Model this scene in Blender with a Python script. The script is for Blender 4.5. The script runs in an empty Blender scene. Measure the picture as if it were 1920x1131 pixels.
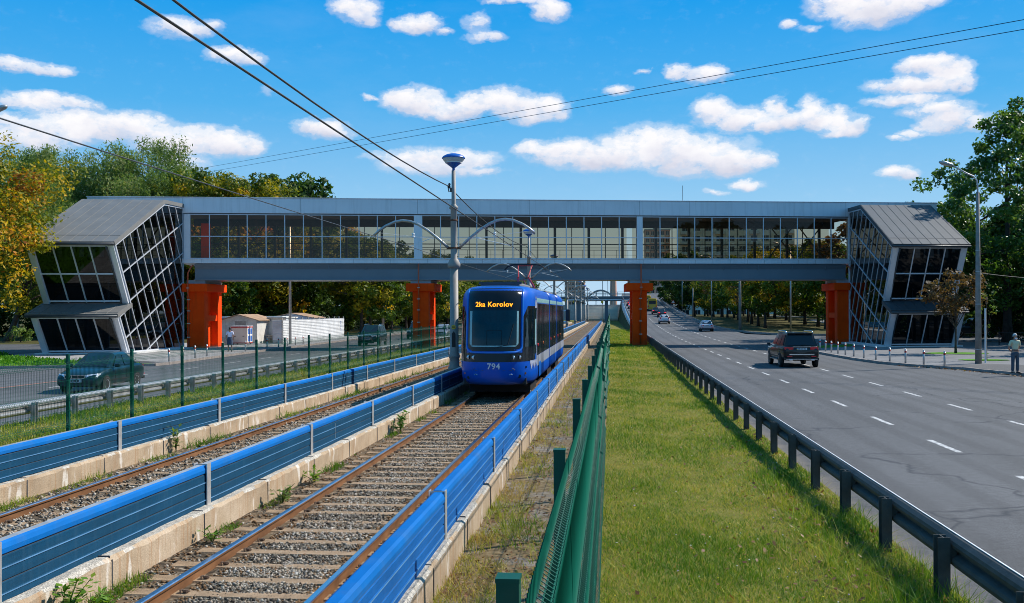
import bpy, bmesh, math, random
import numpy as np
from mathutils import Vector, Matrix
PI = math.pi; rad = math.radians
random.seed(7); rng = np.random.default_rng(11)
scene = bpy.context.scene
COL = scene.collection

# ---------------------------------------------------------------- mesh helpers
class MB:
    def __init__(s): s.v=[]; s.f=[]; s.m=[]
    def add(s, pts, faces, mat=0):
        o=len(s.v); s.v += [tuple(p) for p in pts]
        for f in faces: s.f.append([i+o for i in f]); s.m.append(mat)
    def box(s, x0,x1,y0,y1,z0,z1, mat=0):
        s.add([(x0,y0,z0),(x1,y0,z0),(x1,y1,z0),(x0,y1,z0),(x0,y0,z1),(x1,y0,z1),(x1,y1,z1),(x0,y1,z1)],
              [(0,3,2,1),(4,5,6,7),(0,1,5,4),(1,2,6,5),(2,3,7,6),(3,0,4,7)], mat)
    def cbox(s, c, d, mat=0, rz=0.0):
        x,y,z=d[0]/2,d[1]/2,d[2]/2; cs,sn=math.cos(rz),math.sin(rz)
        P=[]
        for a,b,e in [(-x,-y,-z),(x,-y,-z),(x,y,-z),(-x,y,-z),(-x,-y,z),(x,-y,z),(x,y,z),(-x,y,z)]:
            P.append((c[0]+a*cs-b*sn, c[1]+a*sn+b*cs, c[2]+e))
        s.add(P,[(0,3,2,1),(4,5,6,7),(0,1,5,4),(1,2,6,5),(2,3,7,6),(3,0,4,7)],mat)
    def poly(s, pts, mat=0): s.add(pts,[tuple(range(len(pts)))],mat)
    def prism(s, poly, axis, a0, a1, mat=0):
        n=len(poly)
        def P(p,a):
            if axis=='y': return (p[0],a,p[1])
            if axis=='x': return (a,p[0],p[1])
            return (p[0],p[1],a)
        s.add([P(p,a0) for p in poly]+[P(p,a1) for p in poly],
              [tuple(range(n))[::-1],tuple(range(n,2*n))]+[(i,(i+1)%n,n+(i+1)%n,n+i) for i in range(n)],mat)
    def hull8(s, a, b, mat=0):
        """a, b: two quads joined to a solid"""
        s.add(list(a)+list(b),[(3,2,1,0),(4,5,6,7)]+[(i,(i+1)%4,4+(i+1)%4,4+i) for i in range(4)],mat)
    def beam(s, p, q, w, h, mat=0, up=(0,0,1)):
        p,q=Vector(p),Vector(q); d=(q-p).normalized(); u=Vector(up)
        if abs(d.dot(u))>.97: u=Vector((0,1,0))
        r=d.cross(u).normalized(); u=r.cross(d).normalized()
        r*=w/2; u*=h/2
        s.hull8([p-r-u,p+r-u,p+r+u,p-r+u],[q-r-u,q+r-u,q+r+u,q-r+u],mat)
    def tube(s, pts, r, n=6, mat=0, caps=True):
        pts=[Vector(p) for p in pts]; k=len(pts)
        rs=r if isinstance(r,(list,tuple)) else [r]*k
        rings=[]; prev=None
        for i,p in enumerate(pts):
            t=(pts[min(i+1,k-1)]-pts[max(i-1,0)])
            t = t.normalized() if t.length>1e-9 else Vector((0,0,1))
            if prev is None:
                a=Vector((0,0,1)) if abs(t.z)<.9 else Vector((1,0,0))
                prev=t.cross(a).normalized()
            prev=(prev-t*prev.dot(t))
            prev=prev.normalized() if prev.length>1e-6 else t.orthogonal().normalized()
            b=t.cross(prev)
            rings.append([p+(prev*math.cos(2*PI*j/n)+b*math.sin(2*PI*j/n))*rs[i] for j in range(n)])
        s.loft(rings,mat,caps=caps)
    def loft(s, rings, mat=0, caps=True, closed=True):
        n=len(rings[0]); P=[p for r in rings for p in r]; F=[]
        for i in range(len(rings)-1):
            for j in range(n if closed else n-1):
                a=i*n+j; b=i*n+(j+1)%n
                F.append((a,b,b+n,a+n))
        if caps and closed:
            F.append(tuple(range(n))[::-1]); F.append(tuple(range((len(rings)-1)*n,len(rings)*n)))
        s.add(P,F,mat)
    def lathe(s, prof, c=(0,0,0), n=16, mat=0, axis='z', caps=True):
        rings=[]
        for r,z in prof:
            ring=[]
            for j in range(n):
                a=2*PI*j/n; x,y=r*math.cos(a),r*math.sin(a)
                if axis=='z': q=(x,y,z)
                elif axis=='x': q=(z,x,y)
                else: q=(y,z,x)
                ring.append((c[0]+q[0],c[1]+q[1],c[2]+q[2]))
            rings.append(ring)
        s.loft(rings,mat,caps=caps)
    def sphere(s,c,r,n=10,mat=0,sz=1.0):
        k=max(4,n//2); s.lathe([(max(1e-4,r*math.sin(PI*i/k)),-r*sz*math.cos(PI*i/k)) for i in range(k+1)],c,n,mat)
    def build(s, name, mats, parent=None, loc=None, rz=0, smooth=False, bevel=0, recalc=True, sub=0):
        me=bpy.data.meshes.new(name); me.from_pydata(s.v,[],s.f)
        if not isinstance(mats,(list,tuple)): mats=[mats]
        for m in mats: me.materials.append(m)
        if len(mats)>1: me.polygons.foreach_set('material_index',s.m)
        if recalc and len(s.f)<60000:
            bm=bmesh.new(); bm.from_mesh(me); bmesh.ops.recalc_face_normals(bm,faces=bm.faces); bm.to_mesh(me); bm.free()
        if smooth: me.polygons.foreach_set('use_smooth',[True]*len(me.polygons))
        me.update()
        return link(name,me,parent,loc,rz,bevel,sub)
def link(name, me, parent=None, loc=None, rz=0, bevel=0, sub=0):
    o=bpy.data.objects.new(name,me); COL.objects.link(o)
    if parent is not None: o.parent=parent
    if loc: o.location=loc
    if rz: o.rotation_euler=(0,0,rz)
    if bevel:
        b=o.modifiers.new('Bevel','BEVEL'); b.width=bevel; b.segments=2; b.limit_method='ANGLE'; b.angle_limit=rad(40)
    if sub:
        b=o.modifiers.new('Sub','SUBSURF'); b.levels=sub; b.render_levels=sub
    return o
def np_mesh(name, V, F, mats, tint=None, smooth=False):
    me=bpy.data.meshes.new(name); V=np.ascontiguousarray(V,dtype=np.float32); F=np.ascontiguousarray(F,dtype=np.int32)
    k=F.shape[1]
    me.vertices.add(len(V)); me.vertices.foreach_set('co',V.ravel())
    me.loops.add(F.size); me.loops.foreach_set('vertex_index',F.ravel())
    me.polygons.add(len(F)); me.polygons.foreach_set('loop_start',np.arange(0,F.size,k,dtype=np.int32))
    for m in (mats if isinstance(mats,(list,tuple)) else [mats]): me.materials.append(m)
    me.update(calc_edges=True)
    if smooth: me.polygons.foreach_set('use_smooth',np.ones(len(F),dtype=bool))
    if tint is not None:
        a=me.attributes.new('tint','FLOAT','FACE'); a.data.foreach_set('value',np.ascontiguousarray(tint,dtype=np.float32))
    return me
def tag(o, label=None, cat=None, group=None, kind=None):
    if label: o['label']=label
    if cat: o['category']=cat
    if group: o['group']=group
    if kind: o['kind']=kind
    return o
def thing(name, label, cat, loc=(0,0,0), rz=0, group=None):
    o=bpy.data.objects.new(name,None); COL.objects.link(o); o.empty_display_size=.2
    o.location=loc; o.rotation_euler=(0,0,rz)
    return tag(o,label,cat,group)
def dup(o, parent=None, loc=None, rz=None, label=None, group=None):
    c=o.copy(); COL.objects.link(c)
    if parent is not None: c.parent=parent
    for ch in list(o.children): dup(ch,c)
    if loc is not None: c.location=loc
    if rz is not None: c.rotation_euler=(0,0,rz)
    if label: c['label']=label
    if group: c['group']=group
    return c
ORD=['first','second','third','fourth','fifth','sixth','seventh','eighth','ninth','tenth','eleventh','twelfth','thirteenth','fourteenth','fifteenth','sixteenth','seventeenth','eighteenth','nineteenth','twentieth','twenty-first','twenty-second','twenty-third','twenty-fourth','twenty-fifth','twenty-sixth','twenty-seventh','twenty-eighth']

# ---------------------------------------------------------------- materials
class NT:
    def __init__(s, name, world=None):
        if world is None:
            s.mat=bpy.data.materials.new(name); s.mat.use_nodes=True; s.t=s.mat.node_tree
        else: s.t=world.node_tree
        s.t.nodes.clear()
    def n(s, typ, props=None, **ins):
        nd=s.t.nodes.new('ShaderNode'+typ)
        for k,v in (props or {}).items(): setattr(nd,k,v)
        for k,v in ins.items():
            key=int(k[1:]) if k[0]=='i' and k[1:].isdigit() else k.replace('_',' ')
            s.set(nd.inputs[key],v)
        return nd
    def set(s, sock, v):
        if hasattr(v,'links') : s.t.links.new(v,sock)
        elif hasattr(v,'outputs'): s.t.links.new(v.outputs[0],sock)
        else: sock.default_value=v
    def ramp(s, fac, stops, interp='LINEAR'):
        r=s.t.nodes.new('ShaderNodeValToRGB'); r.color_ramp.interpolation=interp
        e=r.color_ramp.elements
        while len(e)<len(stops): e.new(.5)
        for k,(p,c) in enumerate(stops):
            e[k].position=p; e[k].color=c4(c)
        s.set(r.inputs[0],fac); return r.outputs[0]
    def math(s, op, a, b=0.0, c=0.0, clamp=False):
        m=s.t.nodes.new('ShaderNodeMath'); m.operation=op; m.use_clamp=clamp
        s.set(m.inputs[0],a); s.set(m.inputs[1],b); s.set(m.inputs[2],c); return m.outputs[0]
    def vmath(s, op, a, b=(0,0,0), out=0):
        m=s.t.nodes.new('ShaderNodeVectorMath'); m.operation=op
        s.set(m.inputs[0],a)
        if op=='SCALE': s.set(m.inputs[3],b)
        else: s.set(m.inputs[1],b)
        return m.outputs[out]
    def mix(s, fac, a, b, mode='MIX'):
        m=s.t.nodes.new('ShaderNodeMix'); m.data_type='RGBA'; m.blend_type=mode
        s.set(m.inputs[0],fac); s.set(m.inputs[6],c4(a)); s.set(m.inputs[7],c4(b)); return m.outputs[2]
    def noise(s, vec, scale, detail=4, rough=.55, dist=0.0):
        nd=s.n('TexNoise',None,Vector=vec,Scale=scale,Detail=detail,Roughness=rough,Distortion=dist); return nd.outputs[0]
    def obj(s): return s.n('TexCoord').outputs['Object']
    def geo(s): return s.n('NewGeometry').outputs['Position']
    def bump(s, h, strength=.3, dist=.02): return s.n('Bump',None,Strength=strength,Distance=dist,Height=h).outputs[0]
    def bsdf(s, col, rough=.5, metal=0.0, normal=None, spec=.5, coat=0.0, emit=None, estr=0.0):
        b=s.t.nodes.new('ShaderNodeBsdfPrincipled')
        s.set(b.inputs['Base Color'],c4(col)); s.set(b.inputs['Roughness'],rough); s.set(b.inputs['Metallic'],metal)
        s.set(b.inputs['Specular IOR Level'],spec); s.set(b.inputs['Coat Weight'],coat); s.set(b.inputs['Coat Roughness'],.04)
        if normal is not None: s.set(b.inputs['Normal'],normal)
        if emit is not None: s.set(b.inputs['Emission Color'],c4(emit)); s.set(b.inputs['Emission Strength'],estr)
        return b.outputs[0]
    def out(s, sh):
        o=s.t.nodes.new('ShaderNodeOutputMaterial'); s.t.links.new(sh,o.inputs[0]); return s.mat
def c4(c):
    if isinstance(c,(tuple,list)) and len(c)==3: return (*c,1.0)
    return c
def pm(name, col, rough=.5, metal=0.0, var=.18, scale=3.0, bump=0.0, bscale=40.0, coat=0.0, spec=.5, col2=None, fine=.0, dirt=0.0, dirtcol=(.10,.075,.05)):
    """painted / plain surface with mottling, optional second colour, grain and dirt patches"""
    t=NT(name); p=t.obj()
    rnd=t.n('ObjectInfo').outputs['Random']
    p2=t.vmath('ADD',p,t.n('CombineXYZ',None,X=t.math('MULTIPLY',rnd,37.0),Y=t.math('MULTIPLY',rnd,91.0)).outputs[0])
    n1=t.noise(p2,scale,5,.6)
    lo=tuple(c*(1-var) for c in col); hi=tuple(min(1,c*(1+var)) for c in (col2 or col))
    c=t.ramp(n1,[(.3,lo),(.7,hi)])
    if fine: c=t.mix(fine,c,t.ramp(t.noise(p2,bscale*2,2,.7),[(.35,(.0,.0,.0)),(.65,(1,1,1))]),'OVERLAY')
    if dirt: c=t.mix(t.math('MULTIPLY',t.ramp(t.noise(p2,scale*1.7,6,.65),[(.5,(0,0,0)),(.75,(1,1,1))]),dirt),c,dirtcol)
    nrm=t.bump(t.noise(p2,bscale,4,.6),bump,.02) if bump else None
    r=t.math('ADD',t.math('MULTIPLY',t.noise(p2,scale*2.3,3),.16),rough-.08,clamp=True)
    return t.out(t.bsdf(c,r,metal,nrm,spec,coat))
M={}
M['blue_cap']=pm('barrier_cap_blue',(.001,.125,.41),.55,spec=.12,var=.16,scale=1.2,dirt=.35,dirtcol=(.07,.15,.26))
def barrier_face(name, base, line, dark, dirtamt):
    t=NT(name); p=t.obj(); z=t.n('SeparateXYZ',None,Vector=p).outputs[2]
    n=t.noise(t.vmath('MULTIPLY',p,(1,.6,6)),2.2,5,.6)
    c=t.ramp(n,[(.3,tuple(x*.82 for x in base)),(.7,tuple(x*1.2 for x in base))])
    # perforation grain
    c=t.mix(.35,c,t.ramp(t.n('TexVoronoi',None,Vector=p,Scale=55.0).outputs[0],[(.2,(.25,.25,.25)),(.5,(.62,.62,.62))]),'OVERLAY')
    dr=t.noise(t.vmath('MULTIPLY',p,(1,5,.35)),2.4,5,.62)        # dusty runs and faded patches
    c=t.mix(t.math('MULTIPLY',t.ramp(dr,[(.50,(0,0,0)),(.72,(1,1,1))]),.30),c,tuple(x*.9+q for x,q in zip(base,(.035,.055,.065))))
    # road grime splashed up from the foot
    g=t.ramp(t.math('ADD',t.math('MULTIPLY',t.math('SUBTRACT',z,.40),2.2),t.math('MULTIPLY',t.noise(p,1.6,4),.5)),[(.12,(1,1,1)),(.62,(0,0,0))])
    c=t.mix(t.math('MULTIPLY',g,dirtamt),c,(.045,.085,.115))
    return t.out(t.bsdf(c,.6,0,None,.05))
M['blue_dark']=barrier_face('barrier_perforated_blue',(.0004,.046,.105),0,0,.22)
M['blue_face']=barrier_face('barrier_smooth_blue',(.001,.096,.34),0,0,.20)
M['blue_rib']=pm('barrier_rib_pale',(.10,.24,.42),.5,var=.2,scale=4,spec=.3)
M['post_alu']=pm('galvanised_post',(.52,.50,.48),.45,.55,var=.15,scale=4,dirt=.3)
M['galv']=pm('galvanised_steel',(.42,.42,.42),.42,.7,var=.2,scale=5,dirt=.25)
M['galv_dull']=pm('weathered_galvanised_steel',(.072,.070,.064),.62,.0,spec=.25,var=.25,scale=5,bump=.1,dirt=.4)
M['black']=pm('black_rubber',(.012,.012,.012),.6,var=.2)
M['steel_dark']=pm('dark_steel',(.06,.065,.07),.45,.4,var=.2)
M['green']=pm('green_powder_coat',(.002,.068,.045),.5,spec=.2,var=.15,scale=5,dirt=.12)
M['green_wire']=pm('green_coated_wire',(.001,.088,.056),.5,spec=.15,var=.1)
def concrete_wall():
    t=NT('stained_concrete'); p=t.obj()
    n=t.noise(p,1.3,6,.62); c=t.ramp(n,[(.28,(.29,.21,.135)),(.5,(.42,.315,.21)),(.72,(.52,.41,.295))])
    st=t.noise(t.vmath('MULTIPLY',p,(1,9,.5)),2.1,4,.6)           # rust runs
    c=t.mix(t.math('MULTIPLY',t.ramp(st,[(.52,(0,0,0)),(.66,(1,1,1))]),.55),c,(.34,.175,.07))
    wl=t.noise(t.vmath('MULTIPLY',p,(1,2.2,.7)),1.7,5,.6)          # lime bloom
    c=t.mix(t.math('MULTIPLY',t.ramp(wl,[(.58,(0,0,0)),(.66,(1,1,1))]),.75),c,(.72,.66,.58))
    c=t.mix(.5,c,t.ramp(t.noise(p,70,3,.7),[(.3,(.3,.3,.3)),(.7,(.7,.7,.7))]),'OVERLAY')
    return t.out(t.bsdf(c,.9,0,t.bump(t.noise(p,38,5,.7),.5,.02),.25))
M['conc_wall']=concrete_wall()
M['conc_top']=pm('rough_concrete_top',(.44,.40,.34),.92,var=.35,scale=14,bump=.7,bscale=45,spec=.2,fine=.5)
M['conc']=pm('grey_concrete',(.40,.385,.355),.88,var=.2,scale=1.5,bump=.3,bscale=30,spec=.25,fine=.25)
M['conc_pole']=pm('weathered_concrete_pole',(.25,.225,.20),.85,var=.25,scale=2.5,bump=.25,bscale=30,spec=.25,dirt=.3,dirtcol=(.17,.09,.05))
M['mast']=pm('painted_mast_grey',(.27,.25,.225),.6,.0,var=.16,scale=1.6,dirt=.35,dirtcol=(.22,.12,.06))
M['rust']=pm('rusted_iron',(.12,.045,.018),.75,.1,var=.35,scale=6,bump=.2)
def rail_rust():
    t=NT('rail_rust'); p=t.obj()
    c=t.ramp(t.noise(t.vmath('MULTIPLY',p,(1,.35,1)),6,5,.6),[(.3,(.105,.046,.018)),(.55,(.19,.085,.034)),(.75,(.26,.125,.055))])
    return t.out(t.bsdf(c,.72,.1,t.bump(t.noise(p,60,3),.2,.01),.3))
M['rail_rust']=rail_rust()
M['rail_top']=pm('polished_rail_head',(.62,.64,.68),.22,1.0,var=.06,scale=8)
M['clip']=pm('rusted_rail_fastening',(.085,.05,.03),.8,.1,var=.35,scale=14,bump=.3)
M['sleeper']=pm('dusty_concrete_sleeper',(.30,.205,.125),.9,var=.28,scale=5,bump=.4,bscale=50,spec=.2,fine=.3,dirt=.45,dirtcol=(.16,.10,.055))
def bed():
    t=NT('ballast_bed'); p=t.geo()
    v=t.n('TexVoronoi',None,Vector=p,Scale=19.0); cc=t.n('SeparateColor',None,Color=v.outputs['Color']).outputs[0]
    c=t.ramp(cc,[(.0,(.03,.024,.018)),(.35,(.10,.072,.048)),(.7,(.21,.155,.10)),(1,(.33,.27,.20))])
    c=t.mix(t.ramp(v.outputs['Distance'],[(.3,(0,0,0)),(.75,(1,1,1))]),c,(.035,.028,.02))
    c=t.mix(t.math('MULTIPLY',t.ramp(t.noise(p,.9,4),[(.42,(0,0,0)),(.62,(1,1,1))]),.6),c,(.20,.135,.075))
    return t.out(t.bsdf(c,.95,0,t.bump(v.outputs['Distance'],-.9,.04),.15))
M['bed']=bed()
def stones(name,stops):
    t=NT(name); a=t.n('Attribute',{'attribute_name':'tint'}).outputs['Fac']
    c=t.ramp(a,stops)
    return t.out(t.bsdf(c,.9,0,None,.2))
M['stone']=stones('ballast_stone',[(0,(.022,.018,.015)),(.25,(.10,.08,.058)),(.5,(.27,.225,.17)),(.72,(.47,.415,.34)),(.78,(.15,.085,.042)),(.92,(.20,.11,.05)),(1,(.52,.48,.42))])
def asphalt(name, base, crack=True, seed=0.0, lanes=True):
    t=NT(name); p=t.geo(); q=t.vmath('ADD',p,(seed,seed*2,0))
    n=t.noise(t.vmath('MULTIPLY',q,(1,.25,1)),.35,6,.6)
    c=t.ramp(n,[(.3,tuple(x*.78 for x in base)),(.7,tuple(x*1.18 for x in base))])
    if lanes:  # polished, oil-darkened wheel tracks and patch repairs
        w=t.n('TexWave',{'wave_type':'BANDS','bands_direction':'X'},Vector=q,Scale=.30,Distortion=.6,Detail=2.0,Detail_Scale=.3).outputs[1]
        c=t.mix(t.math('MULTIPLY',t.ramp(w,[(.5,(0,0,0)),(.92,(1,1,1))]),.42),c,tuple(x*.55 for x in base))
    pa=t.noise(t.vmath('MULTIPLY',q,(.5,.16,1)),.8,2,.4)
    c=t.mix(t.math('MULTIPLY',t.ramp(pa,[(.60,(0,0,0)),(.63,(1,1,1))]),.35),c,tuple(x*.62 for x in base))
    c=t.mix(.8,c,t.ramp(t.noise(q,48,3,.8),[(.36,(.12,.12,.12)),(.64,(.88,.88,.88))]),'OVERLAY'); c=t.mix(.4,c,t.ramp(t.noise(q,9,4,.7),[(.34,(.25,.25,.25)),(.66,(.75,.75,.75))]),'OVERLAY')
    if lanes:
        xx=t.n('SeparateXYZ',None,Vector=p).outputs[0]
        e=t.math('ADD',t.math('MULTIPLY',t.math('SUBTRACT',xx,3.5),1.1),t.math('MULTIPLY',t.noise(q,1.7,6,.7),.9))
        c=t.mix(t.math('MULTIPLY',t.ramp(e,[(.42,(1,1,1)),(.85,(0,0,0))]),.7 if seed==0 else 0.0),c,(.21,.175,.135))
        o_=t.noise(q,.75,5,.7); c=t.mix(t.math('MULTIPLY',t.ramp(o_,[(.60,(0,0,0)),(.72,(1,1,1))]),.35),c,tuple(x*.5 for x in base))
    if crack:
        wv=t.vmath('ADD',q,t.vmath('SCALE',t.n('TexNoise',None,Vector=q,Scale=.9,Detail=5.0).outputs['Color'],1.1))
        e=t.n('TexVoronoi',{'feature':'DISTANCE_TO_EDGE'},Vector=wv,Scale=.17).outputs[0]
        m=t.math('MULTIPLY',t.ramp(e,[(.0,(1,1,1)),(.011,(0,0,0))]),t.ramp(t.noise(q,.22,3),[(.44,(0,0,0)),(.50,(1,1,1))]))
        c=t.mix(t.math('MULTIPLY',m,.85),c,(.018,.022,.03))
    return t.out(t.bsdf(c,.82,0,t.bump(t.noise(q,110,3,.7),.35,.01),.35))
M['asph']=asphalt('asphalt_road',(.084,.085,.089))
M['asph2']=asphalt('asphalt_road_left',(.112,.115,.120),True,31.0)
M['asph3']=asphalt('asphalt_patch',(.085,.083,.082),False,57.0,False)
def mark():
    t=NT('road_paint'); p=t.geo()
    w=t.ramp(t.noise(p,7,6,.75),[(.40,(.16,.16,.16)),(.56,(.60,.59,.57))])
    return t.out(t.bsdf(w,.7,0,None,.3))
M['mark']=mark()
M['mark_red']=pm('worn_red_paint',(.34,.16,.12),.8,var=.3,scale=2)
def pavers(name, base, sx, sy, joint=(.06,.05,.035), moss=.0):
    t=NT(name); p=t.geo()
    br=t.n('TexBrick',{'offset':.5},Vector=p,Color1=c4(tuple(x*.86 for x in base)),Color2=c4(tuple(x*1.1 for x in base)),Mortar=c4(joint),Scale=1.0,Mortar_Size=.012,Brick_Width=sx,Row_Height=sy)
    c=t.mix(.6,br.outputs[0],t.ramp(t.noise(p,.8,6,.65),[(.3,(.3,.3,.3)),(.7,(.68,.68,.68))]),'OVERLAY')
    c=t.mix(.3,c,t.ramp(t.noise(p,60,3,.7),[(.3,(.25,.25,.25)),(.7,(.75,.75,.75))]),'OVERLAY')
    if moss:
        m=t.ramp(t.noise(p,1.1,7,.68),[(.43-.1*moss,(0,0,0)),(.53,(1,1,1))])
        mc=t.ramp(t.noise(p,9,5,.7),[(.3,(.065,.045,.018)),(.5,(.17,.115,.05)),(.7,(.27,.21,.12))])
        c=t.mix(m,c,mc)
    return t.out(t.bsdf(c,.88,0,t.bump(t.math('ADD',br.outputs[1],t.noise(p,30,4)),-.3,.02),.25))
M['path']=pavers('mossy_paving_slabs',(.27,.245,.22),.30,.30,(.055,.045,.03),1.0)
M['plaza']=pavers('pale_block_paving',(.36,.345,.33),.40,.20,(.2,.19,.18))
M['plaza_r']=pavers('grey_block_paving',(.185,.183,.185),.40,.20,(.15,.15,.15))  # grey blocks, base lowered further to carry partial tree shade
M['kerb']=pm('granite_kerb',(.33,.28,.25),.85,var=.25,scale=1.5,bump=.3,spec=.25,fine=.3,dirt=.4)
def ground(name, cols, sc=.7):
    t=NT(name); p=t.geo()
    a=t.noise(p,sc,7,.68); c=t.ramp(a,[(.28,cols[0]),(.45,cols[1]),(.6,cols[2]),(.75,cols[3])])
    c=t.mix(.45,c,t.ramp(t.noise(p,45,4,.75),[(.3,(.15,.15,.15)),(.7,(.85,.85,.85))]),'OVERLAY')
    return t.out(t.bsdf(c,.95,0,t.bump(t.noise(p,30,5,.7),.6,.04),.15))
M['soil_grass']=ground('turf_soil',[(0.091,0.088,0.015),(0.133,0.133,0.020),(0.195,0.169,0.036),(0.238,0.184,0.057)])
M['soil_lawn']=ground('lawn_soil',[(.05,.13,.012),(.07,.19,.015),(.09,.24,.02),(.12,.26,.03)])
M['soil_verge']=ground('dry_verge_soil',[(.045,.034,.016),(.065,.062,.016),(.10,.085,.032),(.14,.10,.05)],.4)
M['soil_far']=ground('far_ground',[(.03,.05,.014),(.05,.065,.018),(.07,.07,.025),(.09,.08,.04)],.05)
def leafmat(name, stops, trans=.35, rough=.55, spec=.25):
    t=NT(name); a=t.n('Attribute',{'attribute_name':'tint'}).outputs['Fac']
    rnd=t.n('ObjectInfo').outputs['Random']
    f=t.math('ADD',a,t.math('MULTIPLY',t.math('SUBTRACT',rnd,.5),.14),clamp=True)
    c=t.ramp(f,stops)
    d=t.bsdf(c,rough,0,None,spec)
    tr=t.n('BsdfTranslucent',None,Color=t.mix(1.0,c,(1.5,1.5,.7),'MULTIPLY')).outputs[0]
    return t.out(t.n('MixShader',None,i0=trans,i1=d,i2=tr).outputs[0])
M['leaf_chestnut']=leafmat('chestnut_leaves',[(0,(.045,.095,.010)),(.3,(.12,.155,.012)),(.52,(.31,.26,.014)),(.74,(.56,.34,.013)),(.88,(.45,.16,.013)),(1,(.24,.075,.014))])
M['leaf_birch']=leafmat('birch_leaves',[(0,(.06,.115,.022)),(.5,(.15,.23,.05)),(.85,(.22,.27,.085)),(1,(.28,.26,.11))])
M['leaf_green']=leafmat('green_leaves',[(0,(.018,.045,.010)),(.5,(.045,.095,.016)),(.85,(.085,.14,.022)),(1,(.15,.17,.03))])
M['leaf_poplar']=leafmat('poplar_leaves',[(0,(.025,.07,.014)),(.5,(.07,.15,.024)),(1,(.16,.24,.04))],.42,.4,.4)
M['leaf_brown']=leafmat('rusty_leaves',[(0,(.055,.045,.018)),(.4,(.105,.066,.028)),(.7,(.15,.078,.034)),(1,(.13,.10,.03))])
M['leaf_weed']=leafmat('weed_leaves',[(0,(.045,.13,.012)),(.6,(.14,.27,.02)),(1,(.36,.38,.03))])
M['grass']=leafmat('grass_blades',[(0,(0.064,0.153,0.009)),(.25,(0.131,0.231,0.017)),(.48,(0.265,0.298,0.032)),(.70,(0.419,0.384,0.090)),(.92,(0.419,0.298,0.097)),(1,(0.273,0.123,0.037))],.3,.6,.2)
M['lawn']=leafmat('lawn_blades',[(0,(.045,.14,.008)),(.6,(.085,.24,.014)),(1,(.16,.30,.03))],.3,.6,.2)
M['litter']=leafmat('fallen_leaves',[(0,(.10,.045,.018)),(.4,(.22,.10,.035)),(.7,(.30,.19,.09)),(1,(.16,.14,.05))],.15)
M['flower']=stones('small_flowers',[(0,(.75,.62,.03)),(.5,(.80,.78,.74)),(1,(.60,.45,.70))])
M['bark']=pm('tree_bark',(.065,.052,.042),.92,var=.35,scale=3,bump=.7,bscale=14,spec=.15)
M['bark_pale']=pm('pale_birch_bark',(.40,.38,.35),.85,var=.4,scale=4,bump=.4,bscale=14,spec=.15)
# bridge
def clad():
    t=NT('silver_grey_cladding'); p=t.obj()
    c=t.ramp(t.noise(p,.35,5,.6),[(.3,(.64,.65,.68)),(.7,(.72,.73,.76))])
    st=t.noise(t.vmath('MULTIPLY',p,(2.6,2.6,.18)),1.4,5,.62)        # rain streaks
    c=t.mix(t.math('MULTIPLY',t.ramp(st,[(.5,(0,0,0)),(.75,(1,1,1))]),.30),c,(.34,.345,.35))
    r=t.math('ADD',t.math('MULTIPLY',t.noise(p,1.2,3),.2),.32)
    return t.out(t.bsdf(c,r,.25,None,.5))
M['clad']=clad()
M['clad_lo']=pm('blue_grey_girder_paint',(.15,.185,.215),.42,.1,var=.07,scale=.5)
M['frame']=pm('silver_window_frame',(.56,.58,.62),.4,.3,var=.08,scale=2)
M['frame_dk']=pm('dark_interior_steel',(.075,.072,.07),.5,.2,var=.15,scale=2)
M['seam']=pm('dark_panel_joint',(.05,.055,.065),.6)
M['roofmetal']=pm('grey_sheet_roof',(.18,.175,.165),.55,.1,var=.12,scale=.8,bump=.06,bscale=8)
M['roofmetal_shaded']=pm('shaded_grey_sheet_roof',(.052,.060,.066),.55,.1,var=.10,scale=.8,bump=.06,bscale=8)  # sheet roof with tree shade put into its base colour
def render_orange():
    t=NT('orange_render'); p=t.obj(); z=t.n('SeparateXYZ',None,Vector=p).outputs[2]
    c=t.ramp(t.noise(p,1.1,5,.6),[(.3,(.86,.055,.003)),(.7,(.97,.078,.004))])
    st=t.noise(t.vmath('MULTIPLY',p,(3.0,3.0,.22)),1.6,5,.6)
    c=t.mix(t.math('MULTIPLY',t.ramp(st,[(.55,(0,0,0)),(.72,(1,1,1))]),.35),c,(.42,.05,.01))
    ft=t.math('ADD',t.math('MULTIPLY',z,-1.2),t.math('MULTIPLY',t.noise(p,2.5,5),1.4))
    c=t.mix(t.math('MULTIPLY',t.ramp(ft,[(.1,(0,0,0)),(.7,(1,1,1))]),.5),c,(.20,.07,.03))
    return t.out(t.bsdf(c,.75,0,t.bump(t.noise(p,60,3),.12,.01),.08))
M['orange']=render_orange()
M['orange_old']=pm('orange_render',(.86,.115,.006),.68,var=.10,scale=1.2,bump=.12,bscale=60,dirt=.12,dirtcol=(.3,.05,.02))
M['orange_pipe']=pm('orange_pipe_paint',(.55,.085,.02),.4,var=.1,scale=2)
M['floor_int']=pm('interior_floor',(.12,.11,.10),.7,var=.15)
M['ceil_int']=pm('interior_ceiling',(.10,.095,.09),.7,var=.15)
M['white_base']=pm('pale_granite_plinth',(.66,.65,.63),.6,var=.12,scale=4)
M['pad']=pm('bearing_pad_concrete',(.34,.37,.39),.7,var=.1)
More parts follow.
